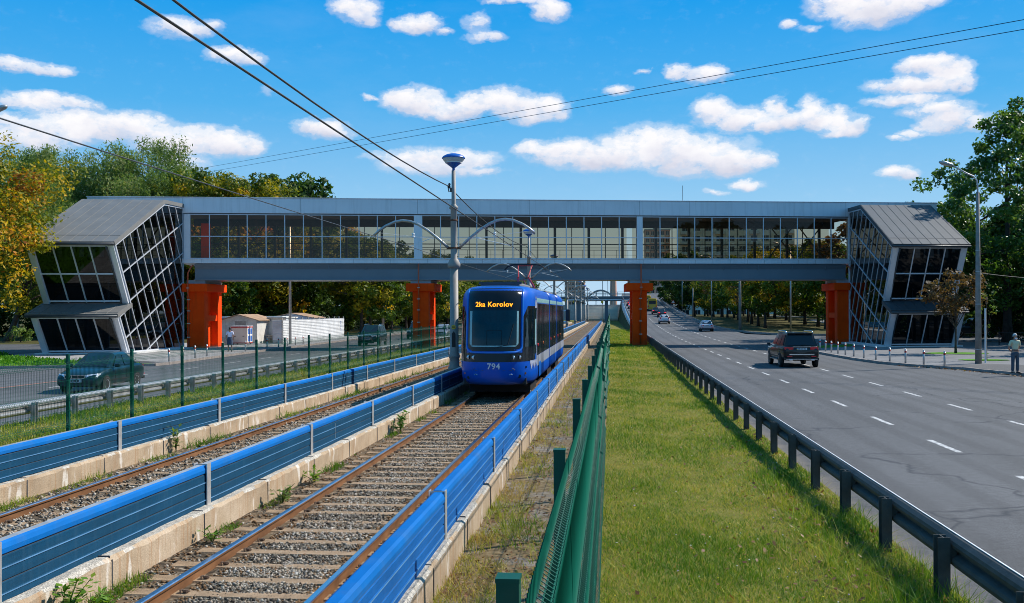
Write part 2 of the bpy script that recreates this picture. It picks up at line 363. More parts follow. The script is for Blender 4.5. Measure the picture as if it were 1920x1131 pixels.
def glass(name, tint, refl=.9, rough=.01, base=.05):
    t=NT(name)
    g=t.n('NewGeometry'); cs=t.math('ABSOLUTE',t.vmath('DOT_PRODUCT',g.outputs['Normal'],g.outputs['Incoming'],1))
    f=t.math('ADD',t.math('MULTIPLY',t.math('POWER',t.math('SUBTRACT',1.0,cs),5.0),.9),base+.025,clamp=True)
    tr=t.n('BsdfTransparent',None,Color=c4(tint)).outputs[0]
    wob=t.bump(t.noise(t.obj(),.5,2),.015,.1)
    gl=t.n('BsdfGlossy',None,Color=(refl,refl,refl,1),Roughness=rough,Normal=wob).outputs[0]
    return t.out(t.n('MixShader',None,i0=f,i1=tr,i2=gl).outputs[0])
M['glass_bronze']=glass('bronze_tinted_glass',(.78,.655,.525),.8,.01,.004)
M['glass_dark']=glass('dark_tinted_glass',(.065,.072,.08),.8,.01,.015)
M['glass_side']=glass('grey_tinted_glass',(.055,.066,.085),.85,.01,.02)
M['glass_car']=glass('car_glass',(.10,.12,.13),.9,.02,.06)
def carglass():
    t=NT('car_window'); 
    return t.out(t.bsdf((.010,.022,.030),.08,0,None,.35,.0))
M['carglass']=carglass()
def carpaint(name,col,metal=.35):
    t=NT(name); p=t.obj()
    c=t.mix(t.math('MULTIPLY',t.noise(p,3,4),.25),col,tuple(x*.55+.02 for x in col))
    return t.out(t.bsdf(c,.32,metal,None,.4,.5))
for k,c in dict(teal=(.002,.028,.034),dkgreen=(.004,.030,.028),black=(.004,.0045,.005),white=(.66,.68,.72),silver=(.42,.45,.50),navy=(.012,.03,.045),yellow=(.55,.33,.01),red=(.35,.02,.03),tram=(.001,.085,.50)).items(): M['car_'+k]=carpaint('paint_'+k,c,.0 if k in('white','yellow','tram') else .35)
M['chrome']=pm('bright_chrome',(.75,.77,.80),.15,1.0,var=.03)
M['rim']=pm('alloy_rim',(.52,.54,.56),.3,.8,var=.1)
M['tyre']=pm('tyre_rubber',(.016,.016,.017),.85,var=.2)
M['trim']=pm('black_plastic',(.015,.015,.016),.5,var=.2)
M['lamp_clear']=pm('clear_lamp_glass',(.72,.75,.78),.12,.2,var=.25,scale=16,spec=.8)
M['lamp_red']=pm('red_lamp_lens',(.78,.012,.02),.18,var=.2,scale=12,spec=.7)
def emis(name,col,s):
    t=NT(name); return t.out(t.bsdf(tuple(x*.5 for x in col),.4,0,None,.3,0,col,s))
M['lit_red']=emis('lit_brake_lamp',(1,.03,.04),1.2)
M['lit_amber']=emis('amber_led_text',(1.0,.33,.01),1.5)
M['amber']=pm('amber_marker',(.75,.16,.02),.3,var=.05)
M['plate']=pm('white_number_plate',(.62,.63,.63),.5,var=.08)
M['plate_y']=pm('yellow_plate_band',(.65,.48,.03),.5,var=.05)
M['plate_b']=pm('blue_plate_band',(.02,.16,.5),.5,var=.05)
M['ink']=pm('black_lettering',(.015,.015,.018),.6,var=.05)
M['white']=pm('white_paint',(.74,.74,.73),.5,var=.08,scale=2,dirt=.15)
M['white_dirty']=pm('grubby_white_boards',(.58,.56,.52),.75,var=.18,scale=1.2,dirt=.45,dirtcol=(.25,.2,.15))
M['red']=pm('red_plastic',(.48,.03,.025),.45,var=.1)
M['yellow']=pm('yellow_plastic',(.72,.46,.015),.45,var=.1)
M['blue']=pm('blue_panel',(.03,.12,.42),.45,var=.1)
M['lampblue']=pm('lamp_blue',(.01,.10,.42),.3,var=.08)
M['diffuser']=pm('milky_lamp_diffuser',(.50,.52,.53),.4,var=.1)
M['wire']=pm('black_cable',(.010,.012,.014),.6,var=.1)
M['wire_teal']=pm('teal_cable',(.01,.10,.17),.6,var=.1)
M['brick_far']=pm('salmon_brick',(.62,.32,.22),.8,var=.12,scale=.4)
M['panel_far']=pm('beige_facade',(.66,.58,.47),.8,var=.18,scale=.25)
M['roof_brown']=pm('rusty_sheet_roof',(.36,.22,.13),.8,var=.25,scale=1.2)
M['wood']=pm('weathered_boards',(.33,.30,.27),.85,var=.25,scale=3,bump=.3)
M['sand']=pm('yellow_sand_heap',(.52,.42,.28),.95,var=.2,scale=4,bump=.6,bscale=20)
M['skin']=pm('skin',(.42,.22,.15),.55,var=.06)
M['skin_tan']=pm('tanned_skin',(.30,.15,.10),.55,var=.06)
M['hair_dk']=pm('dark_hair',(.025,.018,.015),.6,var=.2)
M['hair_w']=pm('white_hair',(.60,.58,.56),.7,var=.1)
M['shirt_y']=pm('pale_yellow_cotton',(.58,.56,.37),.85,var=.1,scale=9)
M['trouser']=pm('slate_trousers',(.060,.078,.105),.85,var=.15,scale=8)
M['tee_w']=pm('white_lilac_tshirt',(.66,.64,.76),.85,var=.08,scale=8)
M['skirt']=pm('navy_patterned_skirt',(.03,.05,.09),.85,var=.5,scale=14)
M['shoe']=pm('black_shoe',(.015,.015,.017),.5,var=.1)
M['mask']=pm('white_face_mask',(.70,.74,.80),.8,var=.03)
def zr(y): return 1.6e-4*max(0.0,y-90)**2          # the right carriageway climbs to the overpass
def zt(y): return zr(min(y,185))                     # verge beside it
def strip(name, rows, mat, kind='structure'):
    """rows: list of (xleft, xright, y, zleft, zright)"""
    b=MB(); P=[]
    for x0,x1,y,z0,z1 in rows: P += [(x0,y,z0),(x1,y,z1)]
    b.add(P,[(2*i,2*i+1,2*i+3,2*i+2) for i in range(len(rows)-1)])
    o=b.build(name,mat); tag(o,kind=kind); return o
def sheet(name, pts, z, mat, thick=0.0):
    b=MB()
    if thick: b.prism(pts,'z',z-thick,z)
    else: b.poly([(x,y,z) for x,y in pts])
    return tag(b.build(name,mat),kind='structure')
def interp(tab,y):
    if y<=tab[0][1]: return tab[0][0]
    for (x0,y0),(x1,y1) in zip(tab,tab[1:]):
        if y<=y1: return x0+(x1-x0)*(y-y0)/(y1-y0)
    return tab[-1][0]
ys=[-30,-10,0,4,8,12,16,20,25,30,35,40,45,50,53,56,60,66,72,78,84,90,97,104,111,118,126,135,145,155,165,175,185,200,215,230,245,260,275,290,320]
# the ground itself
b=MB(); b.poly([(-2500,-400,-.25),(2500,-400,-.25),(2500,4000,-.25),(-2500,4000,-.25)])
tag(b.build('ground',M['soil_far']),kind='structure')
# right carriageway
KR=[(23,-30),(22.5,0),(22,20),(21,30),(19.5,38),(18,45.6),(17,50.4),(15.4,53.4),(14.6,56),(14.2,60),(14.0,66),(13.9,74)]
def kr(y): return interp(KR,y) if y<74 else (13.9 if y<185 else 13.7)
strip('road_surface_right',[(3.55,kr(y)+(.4 if y<76 else 2.0),y,zr(y),zr(y)) for y in ys],M['asph'])
# side street mouth
b=MB(); b.poly([(13.0,76,.004),(60,92,.004),(60,117,.004),(18,128,.004),(13.0,132,.004)])
tag(b.build('side_street',M['asph']),kind='structure')
# lane dashes, right carriageway
b=MB()
def dash(x,y0,y1,w=.13):
    ya=y0
    while ya<y1-.01:
        yb=min(y1,ya+2.0); b.add([(x-w/2,ya,zr(ya)+.005),(x+w/2,ya,zr(ya)+.005),(x+w/2,yb,zr(yb)+.005),(x-w/2,yb,zr(yb)+.005)],[(0,1,2,3)]); ya=yb
for k in range(-1,58): dash(7.15,18.38+k*4.95-2.0+(0 if k else 0),18.38+k*4.95)
for k in range(-2,58): dash(10.45,32.2+k*4.75-2.0,32.2+k*4.75)
tag(b.build('lane_markings_right',M['mark']),kind='structure')
# median right (turf), between fence and guard rail
strip('median_turf',[(-.14,3.56,y,.02,.012) for y in ys if y<150]+[(-.14,3.56,y,.02,max(.012,0)) for y in (150,200,260,320)],M['soil_grass'])
# narrow concrete footing under the fence and mossy path beside the track
strip('service_path',[(-1.80,-.13,y,.0,.03) for y in (-10,20,60,120,290)],M['path'])
# left carriageway etc.
KL=[(-25.0,53.4),(-25.5,62),(-26.0,72),(-26.4,84),(-26.8,100),(-27,140),(-27.5,320)]
def kl(y): return interp(KL,y)
strip('road_surface_left',[(kl(y)-.1 if y>53 else -95,-15.9,y,0,0) for y in ys],M['asph2'])
strip('median_turf_left',[(-15.95,-9.5,y,.0,.06) for y in ys],M['soil_grass'])
b=MB()
for k in range(0,40): dash(-19.0,20+k*6-2.5,20+k*6); dash(-22.2,22+k*6-2.5,22+k*6)
tag(b.build('lane_markings_left',M['mark']),kind='structure')
b=MB(); b.add([(-24.6,30,.005),(-24.4,30,.005),(-23.6,46,.005),(-23.8,46,.005)],[(0,1,2,3)])
tag(b.build('red_kerb_line',M['mark_red']),kind='structure')
# pavements and lawns, left
def kerb(name, pts, h=.14, w=.16, mat=None):
    b=MB()
    for (x0,y0,*z0),(x1,y1,*z1) in zip(pts,pts[1:]):
        za=z0[0] if z0 else 0; zb=z1[0] if z1 else 0
        L=math.hypot(x1-x0,y1-y0); n=max(1,int(L/1.0+.5)); nx,ny=-(y1-y0)/L*w/2,(x1-x0)/L*w/2
        for i in range(n):
            a=(i+.004)/n; c=(i+.996)/n
            A=(x0+(x1-x0)*a,y0+(y1-y0)*a,za+(zb-za)*a); B_=(x0+(x1-x0)*c,y0+(y1-y0)*c,za+(zb-za)*c)
            j=random.uniform(-.008,.008)
            b.hull8([(A[0]-nx,A[1]-ny,A[2]-.1),(A[0]+nx,A[1]+ny,A[2]-.1),(A[0]+nx,A[1]+ny,A[2]+h+j),(A[0]-nx,A[1]-ny,A[2]+h+j)],
                    [(B_[0]-nx,B_[1]-ny,B_[2]-.1),(B_[0]+nx,B_[1]+ny,B_[2]-.1),(B_[0]+nx,B_[1]+ny,B_[2]+h+j),(B_[0]-nx,B_[1]-ny,B_[2]+h+j)])
    return tag(b.build(name,mat or M['kerb']),kind='structure')
kerb('kerb_left',[(-95,33),(-60,42),(-33,50.2),(-27,52.1),(-25.3,53.2),(-25.08,54.5)]+[(x-.08,y) for x,y in KL[1:]])
sheet('pavement_left',[(-25.2,53.6),(-25.5,62),(-26.0,72),(-26.4,84),(-26.8,100),(-27,140),(-27.5,320),(-31.5,320),(-31,140),(-33,100),(-41.5,88),(-41,64),(-32.5,56.5)],.12,M['plaza'],.3)
sheet('lawn_left',[(-95,33.2),(-60,42.2),(-33,50.3),(-26,53),(-25.3,53.7),(-32.5,56.5),(-41,64),(-42,66.0),(-90,58),(-95,58)],.115,M['soil_lawn'],.3)
sheet('footpath_left',[(-42,66.0),(-90,58),(-120,56),(-120,80),(-90,82),(-41.5,88),(-41,66)],.125,M['asph3'],.3)
sheet('park_ground_left',[(-41.5,88),(-90,82),(-120,80),(-260,80),(-260,420),(-31.5,420),(-31.5,320),(-31,140),(-33,100)],.11,M['soil_verge'],.3)
sheet('asphalt_ramp_left',[(-30.2,53.2),(-26.2,53.6),(-25.4,55.0),(-27.5,56.2)],.126,M['asph3'])
# right: pavement, island lawn, side street, verge
kerb('kerb_right',[(x+.08,y) for x,y in KR]+[(14.25,77.0),(15.3,79.6),(17.2,81.8),(20,86),(24,90),(60,91.8)])
sheet('pavement_right',[(kr(y)+.12,y) for y in (-30,0,20,30,38,45.6,50.4,53.4,56,60,66,74)]+[(14.3,77.0),(15.4,79.5),(17.3,81.7),(20.1,85.9),(24,89.9),(60,91.7),(60,64),(90,60),(90,-30)],.12,M['plaza_r'],.3)
sheet('asphalt_pavement_patch',[(16.6,52.6),(18.2,47),(20,39),(40,37),(40,47),(24,50.8),(19.6,53.4)],.126,M['asph3'])
sheet('lawn_island',[(14.5,77.2),(15.5,79.6),(17.4,81.8),(19.8,84),(18.6,79.5),(16,76.5)],.14,M['soil_lawn'],.2)
sheet('lawn_patch_right',[(22.0,51.5),(24.6,54.6),(34,55.2),(44,54),(44,47.8),(26,48.6)],.15,M['soil_lawn'],.2)
def disc(name,c,rx,ry,z,mat):
    return sheet(name,[(c[0]+rx*math.cos(i*PI/12)*(1+.07*math.sin(i*2.3)),c[1]+ry*math.sin(i*PI/12)*(1+.07*math.cos(i*1.7))) for i in range(24)],z,mat,.1)
disc('tree_pit_lawn',(22.0,66.3),1.9,1.4,.15,M['soil_lawn']); disc('sapling_pit_lawn',(20.6,57.6),1.3,.8,.15,M['soil_lawn'])
VK=[(60,116.5),(32,115.6),(26,115.6),(22,117.2),(19,120.6),(17.2,126),(16.2,133),(15.6,142),(15.3,152),(15.2,165),(15.2,185)]
kerb('kerb_verge',[(x,y,zt(y)) for x,y in VK])
b=MB(); rows=[]
for x,y in VK[2:]: rows.append([(x+.1,y,zt(y)+.13),(x+2.2,y+1.0,zt(y)+.14),(40,y+8,zt(y)+.15),(120,y+20,zt(y)+.2)])
rows=[[(26.1,115.7,.13),(27,117.6,.14),(60,116.7,.13),(120,116.7,.13)]]+rows+[[(15.3,260,zt(260)+.13),(17.4,261,zt(260)+.13),(40,265,1.6),(120,270,1.6)],[(15.3,420,1.6),(18,420,1.6),(40,420,1.6),(120,420,1.6)]]
b.loft(rows,0,False,False); tag(b.build('verge_right',M['soil_verge']),kind='structure')
strip('footway_in_trees',[(33+.02*(y-120),36.5+.02*(y-120),y,zt(y-8)+.20,zt(y-8)+.20) for y in (121,140,160,180,200,230,260)],M['plaza'])
# embankment under the climbing road
strip('embankment_left',[(2.2,3.6,y,-.1,zr(y)-.004) for y in ys if y>=97],M['soil_verge'])
strip('embankment_right',[(13.6,17.5,y,zr(y)-.01,zt(y)+.05) for y in ys if y>=185],M['soil_verge'])
# ---------------------------------------------------------------- tram tracks
strip('track_bed',[(-9.2,-1.9,y,.06,.06) for y in (-10,30,90,300)],M['bed'])
R_PROF=[(-.066,0),(.066,0),(.066,.011),(.012,.03),(.009,.125),(.034,.142),(.036,.165),(.028,.175),(-.028,.175),(-.036,.165),(-.034,.142),(-.009,.125),(-.012,.03),(-.066,.011)]
def track(cx,label):
    T=thing('tram_track',label,'track',(cx,0,0))
    for sx in (-.8,.8):
        b=MB(); n=len(R_PROF)
        for y0,y1 in ((-8,60),(60,290)):
            o=len(b.v); b.prism([(sx+x,.02+z) for x,z in R_PROF],'y',y0,y1,0)
            for i in range(len(b.f)): pass
            base=len(b.f)-n
            for i in range(n):
                if i in (6,7,8): b.m[base+i]=1
        b.build('rail',[M['rail_rust'],M['rail_top']],T,(0,0,.005))
    return T
TN=track(-3.68,'near rusty tram track, open in front of the blue tram')
TF=track(-7.55,'far tram track between the two long blue barriers')
def sleeper_mesh(variant):
    b=MB()
    for s in (-1,1):
        b.hull8([(s*1.30,-.15,-.03),(s*1.30,.15,-.03),(s*1.30,.105,.026),(s*1.30,-.105,.026)][::s],
                [(s*.45,-.14,-.06),(s*.45,.14,-.06),(s*.45,.095,.020),(s*.45,-.095,.020)][::s])
    b.hull8([(-.45,-.14,-.06),(-.45,.14,-.06),(-.45,.095,.020),(-.45,-.095,.020)],[(.45,-.14,-.06),(.45,.14,-.06),(.45,.095,.020),(.45,-.095,.020)])
    me=b.build('sleeper',M['sleeper'],bevel=0); return me
sl=sleeper_mesh(0); me_sl=sl.data; bpy.data.objects.remove(sl)
b=MB()
for s in (0,):
    b.box(s-.17,s+.17,-.08,.08,.018,.034)
    for k in (-1,1):
        x=s+k*.115
        b.box(x-.045,x+.045,-.055,.055,.034,.062); b.lathe([(.022,.062),(.022,.098)],(x,0,0),6); b.lathe([(.034,.074),(.034,.09)],(x,0,0),6)
        b.tube([(x-.03*k,-.06,.05),(x-.05*k,-.02,.095),(x-.05*k,.02,.095),(x-.03*k,.06,.05)],.011,5)
cl=b.build('rail_fastening',M['clip']); me_cl=cl.data; bpy.data.objects.remove(cl)
for T,y0,n,nc in ((TN,5.6,100,46),(TF,10.0,100,60)):
    for k in range(n):
        y=y0+.60*k+random.uniform(-.03,.03)
        s_=link('sleeper',me_sl,T,(random.uniform(-.02,.02),y,.05+random.uniform(-.008,.006)),random.uniform(-.012,.012))
        
        for sx in ((-.8,.8) if k<nc else ()): link('rail_fastening',me_cl,s_,(sx,0,-.045),0)
# ballast stones (near track, in the near half of the frame)
def rocks(name,pts,sizes,tint,mat,flat=.75):
    base=np.array([[1,0,0],[-1,0,0],[0,1,0],[0,-1,0],[0,0,1],[0,0,-1]],float)
    tri=np.array([[0,2,4],[2,1,4],[1,3,4],[3,0,4],[2,0,5],[1,2,5],[3,1,5],[0,3,5]])
    N=len(pts); a=rng.uniform(0,2*PI,N); tl=rng.uniform(-.6,.6,N)
    V=base[None]*rng.uniform(.6,1.25,(N,6,1))+rng.normal(0,.18,(N,6,3)); V[:,:,2]*=flat
    c,s=np.cos(a)[:,None],np.sin(a)[:,None]; x=V[:,:,0]*c-V[:,:,1]*s; y=V[:,:,0]*s+V[:,:,1]*c; z=V[:,:,2]+np.tan(tl)[:,None]*V[:,:,0]*.4
    V=np.stack([x,y,z],2)*sizes[:,None,None]+pts[:,None,:]
    F=(tri[None]+6*np.arange(N)[:,None,None]).reshape(-1,3)
    return np_mesh(name,V.reshape(-1,3),F,mat,np.repeat(tint,8))
def ypick(n,y0,y1,p): # more samples near the camera
    u=rng.uniform(0,1,n); return (y0**(-p)+(u)*(y1**(-p)-y0**(-p)))**(-1/p)
N=72000
y=ypick(N,5.8,60,.7); x=rng.normal(0,.36,N); k=rng.random(N)<.35; x[k]=rng.uniform(-1.5,1.5,k.sum())
near=np.abs(np.abs(x)-.8)<.10; x=x[~near]; y=y[~near]; N=len(x)
sz=rng.uniform(.010,.027,N)*(1+.004*y); t=np.clip(rng.normal(.45,.25,N)+.1*np.sin(y*3.1),0,1)
out=np.abs(x)>.55; t[out]=np.where(rng.random(out.sum())<.6,rng.uniform(.78,.93,out.sum()),t[out])
ph=np.abs(((y-5.6)/.6+.5)%1-.5)*.6; z=.062+rng.uniform(-.01,.012,N)-.012*(ph<.09)
P=np.stack([x-3.68,y,z],1)
o=link('ballast_stones',rocks('ballast_stones',P,sz,t,M['stone'])); tag(o,kind='stuff')
N=12000; y=ypick(N,9,60,.7); x=rng.uniform(-1.4,1.5,N); P=np.stack([x-7.55,y,.065+rng.uniform(-.01,.015,N)],1)
o=link('ballast_stones',rocks('ballast_stones',P,rng.uniform(.018,.04,N),np.clip(rng.normal(.5,.25,N),0,1),M['stone'])); tag(o,kind='stuff')
# ---------------------------------------------------------------- concrete kerb walls and blue noise barriers
def kerbwall(name,label,x0,x1,z0,z1,ya,yb):
    b=MB(); rings=[]; y=ya; t=random.Random(int(abs(x0)*100))
    while y<=yb:
        j=lambda s: t.uniform(-s,s)
        ch=t.choice([.0,.0,.012,.02])
        rings.append([(x0+j(.004),y,z0),(x1+j(.004),y,z0),(x1+j(.006),y,z1-.03+j(.01)-ch),(x1-.03+j(.008),y,z1+j(.008)),(x0+.03+j(.008),y,z1+j(.008)),(x0+j(.006),y,z1-.03+j(.01)-ch)])
        y+=.22 if y<40 else (1.0 if y<80 else 6)
    b.loft(rings,0)
    n=6
    for i,f in enumerate(b.f):
        if len(f)==4 and all(abs(b.v[k][2]-z1)<.045 for k in f): b.m[i]=1
    # construction joints: thin dark grooves standing 1 mm proud
    joints=MB(); y=ya+1.3
    o=b.build(name,[M['conc_wall'],M['conc_top']])
    while y<min(yb,70):
        for xx,s in ((x0,-1),(x1,1)): joints.box(min(xx,xx+s*.009),max(xx,xx+s*.009),y-.006,y+.006,z0,z1-.03)
        joints.box(x0+.02,x1-.02,y-.006,y+.006,z1-.03,z1+.010)
        y+=2.38
    jo=joints.build('joint',M['seam'],o)
    return tag(o,label,'low wall')
kerbwall('kerb_wall','pale concrete kerb wall under the nearest blue barrier, beside the mossy path',-2.14,-1.80,-.05,.38,-8,240)
kerbwall('kerb_wall','stained concrete kerb wall under the middle blue barrier, between the two tracks',-5.62,-5.21,.0,.40,-8,240)
kerbwall('kerb_wall','stained concrete kerb wall under the far blue barrier, behind the far track',-9.45,-9.08,-.02,.38,-8,240)
def panel_mesh(L, mats, track_side):
    """cross-section of a ribbed barrier panel, z from 0 to .52, facing +x at x=0, .15 thick"""
    b=MB(); H=.53
    prof=[(0,0),(0,.055),(.009,.062),(.009,.074),(0,.081),(0,.165),(-.011,.172),(-.011,.182),(0,.189),(0,.285),(.009,.292),(.009,.304),(0,.311),(0,.395),(-.011,.402),(-.011,.412),(0,.419),(.006,.425),(.010,.47),(-.004,.512),(-.030,H),(-.115,H),(-.142,.512),(-.150,.47),(-.146,.42),(-.146,0)]
    n=len(prof); b.prism([(x,z) for x,z in prof],'y',0,L,0)
    for i in range(n):
        k=len(b.f)-n+i
        if i in (2,10): b.m[k]=2                      # pale raised rib
        elif i in (6,14): b.m[k]=3                    # dark groove
        elif i in (16,17,18,19) or i in (21,22,23): b.m[k]=1
        elif i==20: b.m[k]=1 if not track_side else 4
    return b.build('barrier_panel',mats)
pm_in=panel_mesh(4.6,[M['blue_dark'],M['blue_cap'],M['blue_rib'],M['seam'],M['post_alu']],True)
pm_out=panel_mesh(4.6,[M['blue_face'],M['blue_cap'],M['blue_rib'],M['seam'],M['blue_cap']],False)
b=MB(); b.box(-.165,-.155,-.062,.062,0,.545); b.box(.012,.026,-.062,.062,0,.545); b.box(-.155,.012,-.006,.006,0,.535); b.box(-.17,.03,-.065,.065,-.012,0)
post0=b.build('barrier_post',M['post_alu'])
def barrier(label,x,z,y0,step,k0,k1,src,drop=()):
    T=thing('noise_barrier',label,'noise barrier',(x,0,z))
    for k in range(k0,k1):
        y=y0+k*step
        p=link('barrier_post',post0.data,T,(0,y,0),random.uniform(-.01,.01))
        if k in drop: continue
        q=link('barrier_panel',src.data,T,(random.uniform(-.008,.008),y+.03,random.uniform(-.005,.009))); q.rotation_euler=(random.uniform(-.0016,.0016),random.uniform(-.012,.012),random.uniform(-.002,.002)); q.scale=(1,(step-.06)/4.6,1)
        if k%3==1 and k<8:
            bb=MB(); bb.box(.001,.004,1.55,1.565,.09,.38); bb.build('panel_joint',M['galv'],q)
    return T
barrier('nearest blue noise barrier, bright smooth side facing the mossy path',-1.89,.38,11.15,4.75,-3,42,pm_out)
barrier('middle blue noise barrier between the two tram tracks, dark ribbed side showing',-5.36,.40,12.80,4.60,-4,43,pm_in)
barrier('far blue noise barrier beyond the far tram track, next to the mesh fence',-9.20,.38,17.88,4.78,-4,40,pm_in)
for o in (pm_in,pm_out,post0): bpy.data.objects.remove(o)

# ---------------------------------------------------------------- green welded mesh fences
def mesh_panel(L,H,depth=.045,pitch=.047,r=.0037):
    zs=[]; z=0.0
    folds=[.10,.62,1.18,H-.14]
    prof=[(0,0)]
    for f in folds: prof += [(0,f-.05),(depth,f-.018),(depth,f+.018),(0,f+.05)]
    prof.append((0,H))
    n=int(L/pitch); V=[];F=[]
    tri=[(r,0),(-r*.5,r*.87),(-r*.5,-r*.87)]
    for i in range(n+1):
        y=i*L/n; o=len(V)
        for x,zz in prof:
            for a,c in tri: V.append((x+a,y+c,zz))
        for k in range(len(prof)-1):
            for j in range(3):
                a=o+k*3+j; c=o+k*3+(j+1)%3; F.append((a,c,c+3,a+3))
    hz=[]
    for f in folds: hz += [(0,f-.05),(depth,f-.018),(depth,f+.018),(0,f+.05)]
    hz += [(0,.34),(0,.90),(0,1.5)]
    for x,zz in hz:
        o=len(V)
        for y in (0,L):
            for a,c in tri: V.append((x+a-.005,y,zz+c))
        for j in range(3):
            a=o+j; c=o+(j+1)%3; F.append((a,c,c+3,a+3))
    me=np_mesh('mesh_panel',np.array(V),np.array(F),M['green_wire']); return me
def fpost(H):
    b=MB(); b.box(-.03,.03,-.03,.03,-.1,H); b.box(-.032,.032,-.032,.032,H,H+.012)
    for z in (.25,.95,1.6): b.lathe([(.006,.03),(.011,.032),(.011,.043)],(0,0,z),6,0,'x'); b.lathe([(.007,-.045),(.007,-.03)],(0,0,z),6,0,'x')
    o=b.build('fence_post',M['green']); me=o.data; bpy.data.objects.remove(o); return me
mp=mesh_panel(2.60,2.10,.045,.046,.0040); pmh=fpost(2.19); mp2=mesh_panel(2.62,1.95,.045,.05,.0033); pml=fpost(2.06)
T=thing('mesh_fence','green mesh fence right of the tramway, seen almost end on beside the grass','fence',(-.27,0,.04))
for k in range(0,100):
    y=2.62*k+2.60; j=random.Random(k)
    if y>-3: link('fence_post',pmh,T,(0,y,j.uniform(-.02,.02)))
    q=link('mesh_panel',mp,T,(.106+(j.uniform(-.006,.006) if k>4 else 0),y+.02,.03+j.uniform(-.02,.02)))
    lean=j.gauss(-.030,.004 if k>5 else .002); zz=j.gauss(0,.004 if k>5 else .0015)
    if k in (8,9,13,17,19,24): lean=j.uniform(-.08,.03); zz=j.uniform(-.04,.04)
    q.rotation_euler=(0,lean,zz)
T=thing('mesh_fence','green mesh fence left of the tramway, in front of the dark teal saloon car','fence',(-10.8,0,.05))
for k in range(-4,60):
    y=18.93+2.66*k; j=random.Random(k+500)
    if y<240:
        link('fence_post',pml,T,(0,y,j.uniform(-.02,.02)),0)
        q=link('mesh_panel',mp2,T,(.038,y+.02,.06)); q.rotation_euler=(0,j.gauss(0,.008),j.gauss(0,.004))

# ---------------------------------------------------------------- steel guard rails
W=[(0.05,0),(.02,.012),(-.02,.05),(-.03,.085),(-.02,.12),(.05,.155),(.05,.185),(-.02,.22),(-.03,.255),(-.02,.29),(.02,.328),(.05,.34)]
def wbeam(L,mats):
    b=MB(); pr=[(x,z) for x,z in W]+[(x-.006,z) for x,z in W[::-1]]
    b.prism(pr,'y',0,L); b.box(-.004,.078,-.06,.06,-.002,.312) if False else None
    return b.build('guard_beam',mats)
def gpost(H,mats):
    b=MB(); b.box(-.06,.06,-.075,-.065,-.1,H); b.box(-.06,.06,.065,.075,-.1,H); b.box(-.005,.005,-.065,.065,-.1,H); b.box(.06,.13,-.05,.05,H-.22,H-.06)
    o=b.build('guard_post',mats); me=o.data; bpy.data.objects.remove(o); return me
wb=wbeam(2.08,M['galv_dull']); wbl=wbeam(2.0,M['galv'])
gp=gpost(.66,M['galv_dull']); gpl=gpost(.60,M['galv'])
T=thing('guard_rail','dark weathered guard rail between the median grass and the right carriageway','guard rail',(3.32,0,0))
for k in range(-2,60):
    y=10.44+2.08*(k-3); zz=zr(y)
    link('guard_post',gp,T,(0,y,zz))
    q=link('guard_beam',wb.data,T,(.115,y,.335+zz)); q.rotation_euler=(math.atan2(zr(y+2.08)-zz,2.08),0,random.uniform(-.003,.003))
b=MB(); y=-1.0
b.box(.150,.166,-1,110,.674,.679); b.build('painted_highlight',M['white'],T)  # white strip painted as the highlight along the beam's top edge
T=thing('guard_rail','pale galvanised guard rail along the left carriageway behind the mesh fence','guard rail',(-15.2,0,0))
for k in range(-6,80):
    y=21+2.0*k
    link('guard_post',gpl,T,(0,y,0)).rotation_euler=(0,0,PI)
    q=link('guard_beam',wbl.data,T,(-.165,y+2.0,.28)); q.rotation_euler=(0,0,PI)
for o in (wb,wbl): bpy.data.objects.remove(o)
# right edge rail on the climbing road and grey parapet barrier to the left of it
T=thing('guard_rail','distant grey guard rail climbing along the right side of the ramp','guard rail',(13.7,0,0))
b=MB()
for y in range(185,283,3):
    b.beam((0,y,zr(y)+.62),(0,y+3,zr(y+3)+.62),.08,.32); b.box(-.05,.05,y-.05,y+.05,zr(y)-.2,zr(y)+.6)
b.build('guard_beam',M['galv'],T)
T=thing('ramp_parapet','grey steel parapet on the retaining wall left of the climbing road','parapet',(3.45,0,0))
b=MB(); b2=MB()
for y in range(135,285,3):
    b.beam((0,y,zr(y)+.80),(0,y+3,zr(y+3)+.80),.10,.34); b.beam((0,y,zr(y)+.38),(0,y+3,zr(y+3)+.38),.08,.20)
    b2.box(-.06,.06,y-.06,y+.06,zr(y)-.1,zr(y)+1.0)
b.build('rail',M['galv'],T); b2.build('stanchions',M['galv'],T)
b=MB(); rows=[]
for y in range(120,290,5): rows.append([(-.35,y,-.2),(-.35,y,zr(y)+.15),(.1,y,zr(y)+.15),(.1,y,-.2)])
b.loft(rows,0); b.build('retaining_wall',M['clad'],T)
# ---------------------------------------------------------------- glazed footbridge
BA=rad(11.7); PLX,PLY=-34.0,76.53
FB=thing('footbridge','long glazed footbridge with silver fascia on orange piers spanning both roads and the tracks','footbridge',(PLX,PLY,0),BA)
b=MB(); b.box(-7.3,63.4,-.10,4.1,10.93,12.14); b.box(-7.36,63.46,-.16,4.16,12.14,12.20)
b.build('roof_fascia',M['clad'],FB,bevel=.02)
b=MB()
for s in [.05,9.3,18.7,27.9,37.2,41.5,46.3,50.6,55.2,59]: b.box(s-.008,s+.008,-.104,-.1,10.94,12.14)
b.box(0,56,-.03,0,10.86,10.93); b.build('panel_joints',M['seam'],FB)
b=MB(); b.box(-.2,56.2,-.06,4.06,6.90,7.29); b.box(-.2,56.2,-.10,-.06,7.24,7.29); b.build('sill_band',M['clad'],FB,bevel=.012)
b=MB()
for s in range(1,38): b.box(s*1.5-.006,s*1.5+.006,-.063,-.06,6.9,7.24)
b.build('panel_joints',M['seam'],FB)
